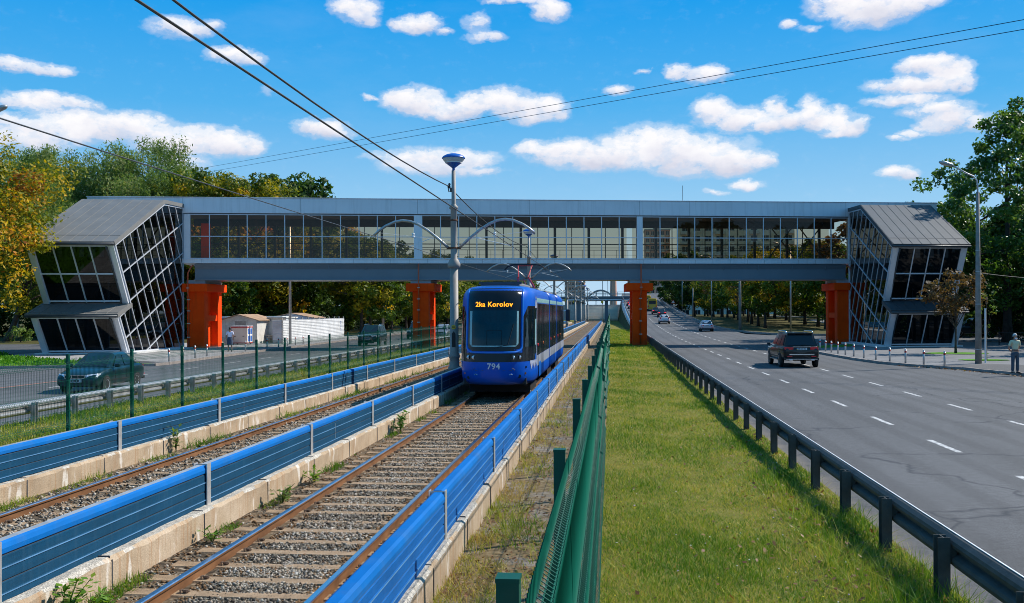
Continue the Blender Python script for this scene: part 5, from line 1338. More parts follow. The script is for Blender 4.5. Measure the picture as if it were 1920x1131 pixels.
# weeds along the near track
def weed(label,x,y,z,h,r,n,seed,mat='leaf_weed',ls=.07,t0=.3):
    g=np.random.default_rng(seed); b=MB(); V=[];F=[];tt=[]
    stems=5
    for s in range(stems):
        az=g.uniform(0,2*PI); dx,dy=math.cos(az)*r*g.uniform(.2,1),math.sin(az)*r*g.uniform(.2,1); hh=h*g.uniform(.5,1)
        b.tube([(0,0,-.02),(dx*.4,dy*.4,hh*.6),(dx,dy,hh)],[.006,.005,.003],4)
        for i in range(n//stems):
            k=g.uniform(.2,1); p=np.array([dx*k,dy*k,hh*k]); a=g.normal(size=3); a[2]=abs(a[2])*.4; a/=np.linalg.norm(a); c=np.cross(a,[0,0,1]); c/=np.linalg.norm(c)+1e-6
            L=ls*g.uniform(.6,1.3); o=len(V); p=p+a*.02
            V += [p,p+a*L*.5+c*L*.34,p+a*L,p+a*L*.5-c*L*.34]; F.append([o,o+1,o+2,o+3]); tt.append(np.clip(g.normal(t0,.18)+k*.25,0,1))
    T=thing('weed_plant',label,'weed',(x,y,z)); link('leaves',np_mesh('leaves',np.array(V),np.array(F),M[mat],np.array(tt)),T); b.build('stem',M[mat],T); return T
weed('bright green leafy weed with yellowing top at the kerb wall, lower left corner',-5.02,8.75,.06,.46,.26,150,71,ls=.085,t0=.4)
weed('low green weed beside the rail, right of the yellowing weed',-4.86,9.25,.06,.22,.30,90,72)
weed('small weed tuft beside the left rail, between kerb wall and rail',-5.0,12.1,.06,.18,.16,60,73)
weed('tall bushy weed at the kerb wall in front of the tram',-5.02,23.4,.06,.62,.42,220,74,ls=.10,t0=.1)
weed('spiky thistle against the far kerb wall',-9.0,19.9,.05,.62,.16,60,75,'leaf_birch',.10)
weed('pale weed tuft at the foot of the stained kerb wall, mid distance',-4.95,14.6,.06,.3,.22,80,76,'leaf_birch',.08)
weed('pale weed at the joint of the stained kerb wall, further along',-5.0,16.4,.06,.28,.22,80,77,'leaf_weed',.08,.5)
# grass tufts by the kerb walls, on the mossy path, dry leaves: uncountable
def blades(name,P,h,w,mat,tint,lean=1.05,kind_='stuff'):
    N=len(P); az=rng.uniform(0,2*PI,N); hh=h*rng.uniform(.5,1.25,N); ww=w*np.ones(N)
    ln=hh*np.abs(rng.normal(0,lean,N)); az2=rng.uniform(0,2*PI,N)
    s=np.stack([np.cos(az),np.sin(az),np.zeros(N)],1)*ww[:,None]/2
    d=np.stack([np.cos(az2)*ln,np.sin(az2)*ln,hh],1)
    V=np.stack([P-s,P+s,P+d*.55+s*.6+np.array([0,0,0])[None],P+d],1)
    V=np.stack([P-s,P+s,P+d],1).reshape(-1,3); F=np.arange(N*3).reshape(-1,3)
    o=link(name,np_mesh(name,V,F,M[mat],tint)); tag(o,kind=kind_); return o
def patchy(x,y,s=.8):
    return (np.sin(x*1.9/s+1.3*np.sin(y*.7/s))+np.sin(y*1.1/s+2.1+1.7*np.sin(x*.9/s))+np.sin((x+y)*.45/s+.7))/3
def field(name,n,x0,x1,y0,y1,p,z,h,w,mat,t0,tv,zfun=None,keep=None,wy=.0009):
    y=ypick(n,y0,y1,p); x=rng.uniform(x0,x1,n)
    if keep is not None: k=keep(x,y); x,y=x[k],y[k]
    q=patchy(x,y); t=np.clip(t0-.30*q+.22*patchy(x*3+9,y*3,.9)+rng.normal(0,tv,len(x)),0,.93); t=np.where(rng.random(len(x))<.010,1.0,t)
    zz=np.full(len(x),z) if zfun is None else zfun(x,y)
    P=np.stack([x,y,zz],1); hh=h*(1+.6*q+.35*patchy(x*4+2,y*4+5,.9)); return blades(name,P,hh*(1+.012*y),w*(1+.07*y),mat,t)
field('median_grass_far',26000,-.12,3.4,60,150,.6,.015,.07,.009,'grass',.42,.16)
field('median_grass',290000,-.12,3.5,2.6,75,.8,.015,.048,.0062,'grass',.43,.30)
field('median_grass',16000,2.4,3.5,3.5,18,.9,.015,.17,.006,'grass',.40,.2)
field('median_grass_left',42000,-15.7,-9.55,14,75,.6,.03,.10,.010,'grass',.34,.18)
field('path_grass',12000,-1.80,-1.2,3.2,60,.8,.02,.09,.006,'grass',.85,.10,None,lambda x,y:patchy(x*1.6+1,y*1.9,.6)>-.1)
field('path_grass',15000,-1.80,-.45,3.2,60,.8,.02,.10,.006,'grass',.50,.22,None,lambda x,y:(patchy(x*1.6+4,y*1.3,.6)>.18)|((x<-1.6)&(rng.random(len(x))<.25)))
field('track_grass',4200,-5.18,-4.95,7,60,.6,.05,.10,.007,'grass',.22,.18,None,lambda x,y:patchy(x*.5,y*1.7,.5)>.22)
field('track_grass',3600,-9.06,-8.75,9,60,.5,.05,.13,.008,'grass',.18,.15,None,lambda x,y:patchy(x*.5+3,y*1.3,.6)>.15)
def inpoly(x,y,poly):
    k=np.zeros(len(x),bool); n=len(poly)
    for i in range(n):
        x0,y0=poly[i]; x1,y1=poly[(i+1)%n]; c=((y0>y)!=(y1>y))&(x<(x1-x0)*(y-y0)/(y1-y0+1e-12)+x0); k^=c
    return k
LA=[(-60,42.4),(-33,50.5),(-26,53.2),(-32.5,56.3),(-41,63.8),(-42,65.8),(-62,63)]
field('lawn_grass',26000,-60,-26,43,66,.3,.11,.09,.05,'lawn',.45,.2,None,lambda x,y:inpoly(x,y,LA))
def scat(x0,x1,y0,y1,n,name,zz,t0,sz,p=.9):
    y=ypick(n,y0,y1,p); x=rng.uniform(x0,x1,n); return x,y
def litter(name,x,y,z,sz,tint):
    N=len(x); P=np.stack([x,y,np.full(N,z)+rng.uniform(0,.03,N)],1); a=rng.uniform(0,2*PI,N); t=rng.normal(0,.35,(N,2)); s=sz*rng.uniform(.5,1.3,N)
    A=np.stack([np.cos(a),np.sin(a),t[:,0]],1)*s[:,None]; B=np.stack([-np.sin(a),np.cos(a),t[:,1]],1)*s[:,None]*.6
    V=np.stack([P-A,P+B,P+A*.9,P-B],1).reshape(-1,3); o=link(name,np_mesh(name,V,np.arange(N*4).reshape(-1,4),M['litter'],tint)); tag(o,kind='stuff')
N=7500; y=ypick(N,3.2,50,.9); x=rng.uniform(-1.78,-.44,N); k=patchy(x*1.4+4,y*1.2,.6)>-.25; litter('fallen_leaves',x[k],y[k],.03,.028*(1+.01*y[k]),np.clip(rng.normal(.42,.25,k.sum()),0,1))
N=520; y=ypick(N,3.5,30,.8); x=rng.uniform(.0,3.4,N); litter('fallen_leaves',x,y,.06,.03,np.clip(rng.normal(.35,.2,N),0,1))
N=2600; y=ypick(N,3.5,26,.8); x=3.5-np.abs(rng.normal(0,.85,N)); litter('fallen_leaves',x,y,.06,.035,np.clip(rng.normal(.35,.2,N),0,1))
N=700; y=rng.uniform(28,54,N); x=np.array([kr(v) for v in y])-np.abs(rng.normal(0,.25,N))-.02; litter('fallen_leaves',x,y,.01,.06,np.clip(rng.normal(.4,.2,N),0,1))
# tiny yellow and white flowers in the turf
N=170; y=ypick(N,5,45,.6); x=rng.uniform(0,3.3,N); P=np.stack([x,y,np.full(N,.085)],1)
o=link('turf_flowers',rocks('turf_flowers',P,np.full(N,.012)*(1+.01*y),rng.choice([0,.5,.5,1],N),M['flower'],.5)); tag(o,kind='stuff')
N=260; y=ypick(N,15,55,.6); x=rng.uniform(-15,-10,N); P=np.stack([x,y,np.full(N,.12)],1)
o=link('turf_flowers',rocks('turf_flowers',P,np.full(N,.02),rng.choice([0,0,.5,1],N),M['flower'],.5)); tag(o,kind='stuff')
# ---------------------------------------------------------------- tram masts with gull-wing arms
def mast(label,x,y,z0=0.0,arms=True,detail=True,group='tram masts between the tracks'):
    T=thing('tram_mast',label,'tram mast',(x,y,z0),0,group)
    b=MB(); b.lathe([(.21,-.2),(.21,.75),(.24,.78),(.24,.86),(.19,.92),(.185,1.20),(.215,1.24),(.215,1.32),(.165,1.40),(.155,4.60)],(0,0,0),18)
    b.lathe([(.155,4.58),(.235,4.62),(.245,4.72),(.17,4.90),(.125,4.95),(.118,6.78),(.17,6.82),(.17,6.88),(.10,6.96),(.085,7.0),(.075,8.25)],(0,0,0),18)
    b.build('pole',M['mast'],T,smooth=False)
    for p in T.children[0].data.polygons: p.use_smooth=True
    if detail:
        b=MB(); b.lathe([(.135,-.03),(.15,-.02),(.15,.02),(.135,.03)],(0,0,6.38),14); b.build('clamp',M['rust'],T)
        b=MB(); b.lathe([(.135,-.03),(.15,-.02),(.15,.02),(.135,.03)],(0,0,5.34),14)
        for s in (-1,1): b.box(min(s*.1,s*.27),max(s*.1,s*.27),-.04,.04,5.30,5.38)
        b.build('clamp',M['rust'],T)
    if arms:
        for s in (-1,1):
            pts=[(.22,5.36),(.6,5.70),(1.0,6.02),(1.35,6.24),(1.65,6.36),(1.95,6.40),(2.25,6.35),(2.6,6.20),(2.85,6.03),(3.06,5.84)]
            b=MB(); b.tube([(s*a,0,c) for a,c in pts],.052,10); b.build('arm',M['galv'],T,smooth=True)
            b=MB(); b.tube([(s*.14,0,5.62),(s*2.9,0,5.95)],.007,4); xw=2.17 if s>0 else -1.70
            b.tube([(xw,0,5.40),(s*.9,0,5.70)],.012,5); b.lathe([(.04,-.09),(.06,-.05),(.04,0),(.06,.05),(.04,.09)],(s*1.55,0,5.83),8)
            b.build('steady_arm',M['white' if detail else 'galv'],T)
    # eye-shaped lamp head
    b=MB(); b.lathe([(.05,8.22),(.05,8.34),(.08,8.36),(.30,8.53)],(0,0,0),24,0,'z',False); b.build('lamp_bowl',M['lampblue'],T,smooth=True)
    b=MB(); b.lathe([(.315,8.555),(.39,8.64),(.415,8.70),(.40,8.72)],(0,0,0),24,0,'z',False); b.build('diffuser',M['diffuser'],T,smooth=True)
    b=MB(); b.lathe([(.44,8.70),(.44,8.72),(.39,8.785),(.27,8.85),(.12,8.885),(.001,8.89)],(0,0,0),24); b.build('lamp_cap',M['lampblue'],T,smooth=True)
    b=MB(); b.lathe([(.295,8.525),(.325,8.535),(.315,8.56)],(0,0,0),24,0,'z',False); b.build('lamp_ring',M['white'],T)
    return T
t=mast('nearest tram mast with blue lamp, gull wing arms and a round yellow tag',-5.85,37.0)
b=MB(); b.lathe([(.001,-.168),(.082,-.166),(.082,-.155)],(0,0,2.37),20,0,'y',False); yd=b.build('number_tag',M['yellow'],t)
me=text_mesh('262',.075,.002,.002); me.materials.append(M['ink']); o=link('tag_number',me,yd,(0,-.169,2.37)); o.rotation_euler=(PI/2,0,0)
b=MB(); b.prism([(-.07,1.62),(.07,1.62),(.07,2.12),(0,2.22),(-.07,2.12)],'y',-.162,-.10); b.build('cable_door',M['black'],t)
b=MB(); b.box(-.14,-.06,-.05,.05,7.45,7.6); b.lathe([(.03,-.1),(.05,-.04),(.03,0),(.05,.04),(.03,.1)],(-.16,0,7.68),8); b.tube([(-.1,0,7.5),(-.18,0,7.45),(-.22,0,7.66)],.02,6); b.build('insulator',M['steel_dark'],t)
mast('second tram mast with blue lamp, rising behind the tram pantograph',-5.85,71.5)
names=['third','fourth','fifth','sixth','seventh','eighth','ninth']
for n,y in zip(names,(104,134,165,196,227,255)): mast(f'{n} tram mast of the receding row, counted from the camera',-5.85,y,0,True,False)
# poles by the far track and near side beyond the tram
for k,(x,y) in enumerate(((-2.2,262),(-8.9,246),(-9.6,214))):
    T=thing('signal_post',['slim post with yellow signal boxes at the end of the tracks','thin grey post left of the far tracks, near the overpass','thin grey post with signal head left of the far track'][k],'post',(x,y,0))
    b=MB(); b.tube([(0,0,-.1),(0,0,6.0)],.09,8); b.build('pole',M['conc_pole'],T)
    b=MB(); b.box(-.3,.3,-.14,.14,5.0,5.6); b.build('signal_box',M['yellow'],T,bevel=.05)
# overhead wires
def wire(name,label,pts,r,mat,cat='wire',sag=0.0):
    b=MB(); P=[]
    for p,q in zip(pts,pts[1:]):
        for i in range(12): k=i/12; P.append((p[0]+(q[0]-p[0])*k,p[1]+(q[1]-p[1])*k,p[2]+(q[2]-p[2])*k-4*sag*k*(1-k)))
    P.append(pts[-1]); b.tube(P,r,6); return tag(b.build(name,mat),label,cat)
mz=lambda z,x,ys_: [(x,y,z) for y in ys_]
wire('contact_wire','black contact wire above the near track, lower of the two thick lines',mz(5.40,-3.68,(-30,2.5,37,71.5,104,134,165,196,227,290)),.013,M['wire'],sag=-.0)
wire('contact_wire','thin grey contact wire above the far track, crossing the bridge glazing',mz(5.42,-7.55,(-30,2.5,37,71.5,104,134,165,196,227,290)),.011,M['steel_dark'],sag=.05)
wire('feeder_cable','thick black feeder cable fixed near the top of the nearest mast',mz(7.66,-6.03,(-30,2.5,37,71.5,104,134)),.020,M['wire'],sag=.42)
wire('sky_cable','upper teal cable high across the sky at the right',[(60,17,14.6),(21.79,55,18.24),(-58.15,150,26.31),(-130,236,34)],.022,M['wire_teal'])
wire('sky_cable','lower teal cable high across the sky, just under the upper one',[(60,17,14.1),(21.79,55,17.73),(-58.15,150,25.55),(-130,236,33)],.022,M['wire_teal'])
wire('span_wire','fine span wire at the second mast, seen through the bridge glazing',[(-5.85,71.5,6.3),(-3.68,66,5.45),(-2,58,5.5)],.008,M['wire'])

# ---------------------------------------------------------------- lamp posts
def lamp(label,x,y,z,h,mat,r0,r1,reach=None,dirx=-1,rise=1.4,head=True):
    T=thing('street_lamp',label,'street lamp',(x,y,z)); b=MB(); b.tube([(0,0,-.2),(0,0,h*.5),(0,0,h)],[r0,(r0+r1)/2,r1],14); b.build('pole',mat,T,smooth=True)
    if reach:
        b=MB(); d=dirx
        b.tube([(0,0,h-.5),(0,0,h+.35),(d*.06,0,h+.62),(d*.22,0,h+.82),(d*.5,0,h+.95),(d*reach,0,h+rise)],.042,8); b.build('arm',M['galv'],T,smooth=True)
        b=MB(); rr_=[]
        for k,w,hh in ((0,.05,.05),(.12,.11,.09),(.5,.16,.13),(.8,.15,.10),(.95,.05,.05)):
            c=(d*(reach-.08+k*.75),h+rise-.02+k*.20); rr_.append([(c[0],w*math.cos(a),c[1]+hh*math.sin(a)) for a in [2*PI*j/10 for j in range(10)]])
        b.loft(rr_,0); b.build('lamp_head',M['galv'],T,smooth=True)
    return T
L_=lamp('weathered concrete lamp post with long curved arm on the right pavement',19.05,54.0,.12,8.95,M['conc_pole'],.165,.08,1.30,-1,1.42)
b=MB()
for z in (.75,3.1,5.9,4.8): b.lathe([(.168-.0095*z,-.02),(.176-.0095*z,-.02),(.176-.0095*z,.02),(.168-.0095*z,.02)],(0,0,z),14)
b.build('strap',M['galv'],L_)
b=MB(); b.lathe([(.186,.3),(.190,.3),(.182,1.35),(.178,1.35)],(0,0,0),14); 
T=thing('guide_post','slim white galvanised post right beside the concrete lamp post','post',(19.62,54.6,.12)); b=MB(); b.tube([(0,0,-.1),(0,0,2.85)],.045,10); b.box(-.05,.05,-.05,.05,2.85,2.88); b.build('pole',M['white'],T)
b=MB(); b.tube([(.12,0,4.7),(.30,0,4.4),(.30,0,4.9),(.12,0,5.2)],.012,5); b.build('cable_loop',M['wire'],L_)
wire('service_cable','black service cable running right from the concrete lamp post',[(19.1,54.0,4.85),(33,66,5.0),(46,76,5.2)],.02,M['wire'],sag=.3)
lamp('street lamp at the left edge, only its grey lamp head reaching into view',-27.2,38.0,.0,10.15,M['galv'],.10,.06,2.35,1,1.0)
lamp('tall grey steel lamp post in front of the white hoarding',-28.75,87.3,.12,11.2,M['galv'],.13,.08,1.6,1,1.1)
lamp('pale concrete pole among the left trees, behind the green off-road car',-29.2,126,.12,9.0,M['conc_pole'],.17,.12)
lamp('slim grey steel lamp post nearest the side street on the right verge',21.9,124.5,.12,10.0,M['galv'],.11,.07,1.5,-1,1.0)
lamp('thick weathered concrete pole at the verge corner, right of the silver saloon car',16.7,131.5,.12,9.0,M['conc_pole'],.20,.13)
lamp('slim grey steel lamp post second along the right verge kerb',16.3,164,zt(164)+.1,9.8,M['galv'],.11,.07,1.5,-1,1.0)
lamp('short concrete pole third along the right verge kerb',16.3,201,1.5,6.0,M['conc_pole'],.16,.12)
lamp('slim grey steel lamp post farthest along the right verge kerb',16.2,229,1.5,11.0,M['galv'],.12,.07,1.5,-1,1.0)
# bollards
def bollard(): 
    T=thing('bollard','x','bollard'); b=MB(); b.tube([(0,0,-.05),(0,0,.72)],.052,12); b.build('tube',M['post_alu'],T,smooth=True)
    b=MB(); b.lathe([(.055,.55),(.055,.66)],(0,0,0),12,0,'z',False); b.build('band',M['red'],T); b=MB(); b.lathe([(.054,.72),(.045,.76),(.001,.775)],(0,0,0),12,0,'z',False); b.build('cap',M['white'],T); return T
B0=bollard(); used=False
RB=[(14.62,71.7),(14.62,69.9),(14.62,68.1),(14.65,66.3),(14.66,64.3),(14.7,62.3),(14.78,60.2),(14.95,58.2),(15.2,56.3),(15.55,54.6),(16.0,53.0),(16.55,51.5)]
for i,(x,y) in enumerate(RB):
    o=B0 if i==0 else dup(B0); o.location=(x,y,.12); o['label']=f'{ORD[i]} steel bollard with red band along the right kerb, counted from the orange pier'; o['group']='bollards along the right kerb'
LB=[(-25.6,55.7),(-25.85,58.2),(-26.0,60.3),(-26.15,62.5),(-26.5,70.3),(-26.9,76.0),(-27.0,79.0),(-27.1,81.5),(-27.2,84.0),(-27.3,86.5)]
for i,(x,y) in enumerate(LB):
    o=dup(B0); o.location=(x,y,.12); o['label']=f'{ORD[i]} bollard with red band along the left kerb, counted from the teal saloon car'; o['group']='bollards along the left kerb'
# signs
def sign(label,x,y,z,h,kind_,par=None):
    T=thing('road_sign',label,'road sign',(x,y,z)); b=MB(); b.tube([(0,0,-.1),(0,0,h)],.04,8); b.build('pole',M['galv'],T)
    if kind_=='tri':
        for k,(m,s,o) in enumerate((('red',.60,0),('white',.42,.012))):
            b=MB(); b.prism([(-s,h-.55*s-.35),(s,h-.55*s-.35),(0,h+1.1*s-.35)],'y',-.03-o,-.02); b.build('sign_face' if k==0 else 'sign_panel',M[m],T)
    else:
        b=MB(); b.box(-.45,.45,-.04,-.02,h-.8,h); b.build('sign_face',M['blue'],T,bevel=.03)
    return T
sign('red and white warning triangle on a post at the head of the right verge trees',15.2,246,2.2,3.2,'tri')
sign('small white and red triangle at the left end of the ramp parapet',2.9,236,zr(236),2.2,'tri')
sign('small blue square sign at the top of the ramp',7.6,281,zr(281),2.6,'sq')
# ---------------------------------------------------------------- site huts, kiosk, hoarding on the left
def boards(b,x0,x1,y0,y1,z0,z1,mat=0): b.box(x0,x1,y0,y1,z0,z1,mat)
H_=thing('site_hut','white board hut with low gabled tin roof behind the beige cabinet','hut',(-33.9,90.5,.1))
b=MB(); b.box(-1.7,1.7,-2.2,2.4,0,2.15); b.prism([(-1.7,2.15),(1.7,2.15),(0,2.62)],'y',-2.2,2.4); b.build('wall',M['white_dirty'],H_)
b=MB(); 
for s in (-1,1): b.hull8([(s*1.95,-2.45,2.10),(0,-2.45,2.64),(0,-2.45,2.70),(s*1.95,-2.45,2.16)],[(s*1.95,2.6,2.10),(0,2.6,2.64),(0,2.6,2.70),(s*1.95,2.6,2.16)])
b.build('roof',M['roof_brown'],H_)
b=MB(); b.box(-.35,.65,-2.23,-2.2,1.35,2.05); b.build('window',M['wood'],H_); b=MB(); b.box(-.25,.45,-2.215,-2.2,.0,1.3); b.build('door',M['black'],H_)
b=MB()
for k in range(9): b.box(-1.7+k*.42,-1.69+k*.42,-2.206,-2.2,0,2.15)
b.build('board_joints',M['wood'],H_)
H2=thing('site_hut','grey shed with rusty brown roof behind the white hoarding','hut',(-33.0,101.0,.1))
b=MB(); b.box(-1.7,2.6,-1.8,2.2,0,2.3); b.prism([(-1.7,2.3),(2.6,2.3),(.45,2.72)],'y',-1.8,2.2); b.build('wall',M['clad'],H2)
b=MB()
for a,c in (((-1.95,2.26),(.45,2.74)),((2.85,2.26),(.45,2.74))): b.hull8([(a[0],-2.1,a[1]),(c[0],-2.1,c[1]),(c[0],-2.1,c[1]+.05),(a[0],-2.1,a[1]+.05)],[(a[0],2.4,a[1]),(c[0],2.4,c[1]),(c[0],2.4,c[1]+.05),(a[0],2.4,a[1]+.05)])
b.build('roof',M['roof_brown'],H2); b=MB(); b.box(-1.5,-.6,-1.83,-1.8,0,1.95); b.build('door',M['clad_lo'],H2)
H3=thing('site_hut','low white lean-to between the board hut and the grey shed','hut',(-32.0,93.0,.1))
b=MB(); b.box(-.2,1.5,-1.6,1.5,0,2.3); b.build('wall',M['white'],H3); b=MB(); b.box(-.3,1.6,-1.8,1.7,2.3,2.42); b.build('roof',M['white_dirty'],H3)
b=MB()
for k in range(5): b.beam((.35+k*.17,-1.75,0),(.55+k*.1,-1.63,1.75),.12,.03)
T=thing('leaning_boards','pale boards leaning against the white lean-to','boards',(-32.0,93.0,.1)); b.build('board',M['wood'],T)
b=MB(); b.box(-3.2,3.0,0,2.4,0,2.35); T=thing('container','long pale blue container roof showing behind the board hut','container',(-35.6,96.5,.1)); b.build('box',M['plate_b'],T,bevel=.03); b=MB(); b.box(-3.25,3.05,-.05,2.45,2.35,2.47); b.build('roof_rim',M['white'],T)
K=thing('utility_cabinet','beige and white cabinet with red trim and blue side panels on short legs','cabinet',(-32.55,85.4,.12))
b=MB(); b.box(-.72,.72,-.55,.75,.18,1.5); b.build('body',M['panel_far'],K,bevel=.015); b=MB(); b.box(-.76,.76,-.58,.78,1.5,1.60); b.box(-.74,.74,-.565,.765,.12,.19); b.build('trim',M['red'],K)
b=MB(); b.box(-.76,.76,-.58,.78,1.60,1.66); b.build('lid',M['white'],K); b=MB(); b.box(.72,.735,-.45,.65,.2,1.5); b.build('side_panel',M['white'],K)
b=MB()
for y0 in (-.36,.20):
    for z0 in (.28,.92): b.box(.735,.745,y0,y0+.42,z0,z0+.5)
b.build('blue_panel',M['blue'],K); b=MB(); b.box(-.73,-.70,-.56,.7,.2,1.5); b.build('corner_strip',M['blue'],K)
b=MB(); b.box(-.48,-.32,-.56,-.55,.72,.78); b.box(.3,.46,-.56,-.55,.72,.78); b.build('vent',M['black'],K)
b=MB()
for x in (-.6,.6):
    for y in (-.45,.6): b.box(x-.05,x+.05,y-.05,y+.05,-.02,.18)
b.build('leg',M['galv'],K)
M['hoard']=pm('weathered_white_sheet',(.60,.60,.60),.55,var=.14,scale=.9,dirt=.4,dirtcol=(.30,.27,.23))
def corr(b,p,q,h,n,mat=0):
    """corrugated sheet with horizontal ribs between two ground points"""
    d=Vector((q[0]-p[0],q[1]-p[1],0)); L=d.length; d/=L; nn=Vector((d.y,-d.x,0))
    prof=[]; k=14
    for i in range(k): z=h*i/k; prof += [(0,z),(0,z+h/k*.78),(.035,z+h/k*.82),(.035,z+h/k*.97)]
    prof.append((0,h)); prof += [(-.02,h),(-.02,0)]
    A=[Vector(p).to_3d()+nn*x+Vector((0,0,z)) for x,z in prof]; Bq=[a+d*L for a in A]
    b.loft([[tuple(a) for a in A],[tuple(a) for a in Bq]],mat)
HD=thing('hoarding','long white corrugated hoarding along the left pavement, beside the tall lamp post','hoarding',(-29.5,87.6,.12))
for k in range(5):
    b=MB(); L0,L1=k/5,(k+1)/5; corr(b,(-.9*L0,24*L0+.02),(-.9*L1,24*L1-.03),2.15,14); b.build('sheet',M['hoard'],HD)
b=MB(); corr(b,(-.95,-.1),(-.02,-.02),2.12,14); b.build('end_sheet',M['hoard'],HD)
b=MB()
for k in range(12): b.box(-.12-.9*k/11,-.04-.9*k/11,24*k/11-.05,24*k/11+.05,-.1,2.35)
b.build('stake',M['wood'],HD)
b=MB()
for k in range(7): b.box(.02-.9*.93,.045-.9*.93,22.3-.02*k,22.42,.55+.2*k,.63+.2*k+.04*(k%2))
b.build('stencilled_mark',M['blue'],HD)
C_=thing('traffic_cone','red and white traffic cone on the pile beside the hoarding','traffic cone',(-31.2,90.6,.75)); b=MB(); b.lathe([(.19,0),(.12,.33),(.115,.34)],(0,0,0),14,0,'z',False); b.lathe([(.115,.34),(.075,.55)],(0,0,0),14,1,'z',False); b.lathe([(.075,.55),(.03,.75),(.001,.76)],(0,0,0),14,0,'z',False); b.box(-.22,.22,-.22,.22,-.03,0,0); b.build('cone',[M['red'],M['white']],C_)
Y_=thing('rubbish_chute','yellow plastic chute section leaning by the traffic cone','chute',(-30.75,90.2,.12)); b=MB(); b.tube([(-.35,0,.05),(-.1,0,.5),(.0,0,1.1),(.08,0,1.5)],[.15,.22,.24,.27],12); b.lathe([(.27,1.42),(.30,1.45),(.30,1.52),(.27,1.55)],(.08,0,0),12); b.build('tube',M['yellow'],Y_,smooth=True)
R_=thing('timber_pile','low pile of old boards under the traffic cone','timber',(-31.4,90.7,.12)); b=MB()
for k in range(9): b.cbox((random.uniform(-.3,.3),random.uniform(-.3,.3),.06+.075*k),(1.7-.05*k,.22,.07),0,random.uniform(-.4,.4))
b.build('board',M['wood'],R_)
S_=thing('sand_heap','pale sand heap at the foot of the left orange pier','sand heap',(-34.2,84.6,.1)); b=MB()
rr2=random.Random(3); rows=[]
for i in range(9):
    k=i/8; rows.append([(1.25*(1-k)*math.cos(a)*(1+rr2.uniform(-.1,.1)),1.0*(1-k)*math.sin(a)*(1+rr2.uniform(-.1,.1)),.75*(1-(1-k)**1.6)) for a in [2*PI*j/16 for j in range(16)]])
b.loft(rows,0); b.build('heap',M['sand'],S_,smooth=True)
P_=thing('play_tower','red and yellow playground tower far behind the left trees','playground',(-39.2,152,.1)); b=MB(); b.box(-1,1,-1,1,1.6,2.9); b.build('panel',M['red'],P_); b=MB(); b.lathe([(1.6,2.9),(.05,4.2)],(0,0,0),4); b.build('roof',M['red'],P_)
b=MB()
for x in (-1,1):
    for y in (-1,1): b.tube([(x,y,0),(x,y,3)],.08,6)
b.build('leg',M['yellow'],P_); b=MB(); b.beam((1,0,1.6),(3.6,0,.2),.7,.1); b.build('slide',M['yellow'],P_)
# iron railing in front of the hedge
T=thing('iron_railing','black iron railing in front of the hedge at the right edge','railing',(30.5,82.0,.1)); b=MB()
b.beam((0,0,1.0),(24,1.8,1.0),.04,.04); b.beam((0,0,.2),(24,1.8,.2),.04,.04); b.build('rail',M['ink'],T)
b=MB()
for k in range(0,24): b.box(k-.03,k+.03,k*.075-.03,k*.075+.03,-.1,1.1)
b.build('stanchion',M['ink'],T)
b=MB()
for k in range(0,160): b.box(k*.15-.008,k*.15+.008,k*.15*.075-.008,k*.15*.075+.008,.2,1.0)
b.build('bars',M['ink'],T)
T=thing('litter_bag','small white plastic bag on the lawn behind the standing man','bag',(24.2,50.9,.15)); b=MB(); b.sphere((0,0,.12),.22,10,0,.6); b.build('bag',M['white'],T,smooth=True)
# ---------------------------------------------------------------- far overpass, arch, towers, blocks
OV=thing('overpass','grey steel overpass crossing the tracks in the distance, with railings and signs','overpass',(0,286,0))
b=MB(); b.box(-46,10,0,14,5.9,7.1); b.box(-46,10,-.35,0,6.75,7.15); b.build('deck',M['clad_lo'],OV); b=MB()
for z in (7.5,7.9,8.3): b.box(-46,10,-.3,-.22,z,z+.12)
for x in range(-46,11,2): b.box(x-.06,x+.06,-.3,-.2,7.1,8.4)
b.build('railing',M['galv'],OV)
b=MB(); b.box(-46,9,-.36,-.35,6.0,6.35); b.build('girder_face',M['clad'],OV)
b=MB()
for x in (-30,-20,-9.2,-1.2): b.box(x-.45,x+.45,1,3,-.2,5.9)
b.build('column',M['clad_lo'],OV)
b=MB(); b.box(-46,12,40,40.4,-.2,5.0); b.build('abutment',M['conc'],OV)
b=MB()
for k in range(5): b.box(-7.6,2.2,33-3*k,36-3*k,-.2,4.4-.95*k)
b.build('steps',M['panel_far'],OV)
AR=thing('arched_canopy','dark curved canopy arching over the far overpass','canopy',(-3.3,330,7.4)); b=MB(); rows=[]
for i in range(17):
    a=-1+2*i/16; x=a*4.5; z=2.6*(1-a*a); rows.append([(x,-1.5,z-.45),(x,-1.5,z),(x,6,z),(x,6,z-.45)])
b.loft(rows,0); b.build('roof',M['clad_lo'],AR); b=MB()
for x in (-4.3,-1.5,1.5,4.3): b.box(x-.12,x+.12,-1,-.8,-3,2.6*(1-(x/4.5)**2)-.2)
b.build('post',M['galv'],AR)
CH=thing('chimney','tall brick chimney on the skyline right of the arched canopy','chimney',(2.5,900,0)); b=MB(); b.lathe([(3.6,0),(2.6,36)],(0,0,0),14); b.build('shaft',M['brick_far'],CH)
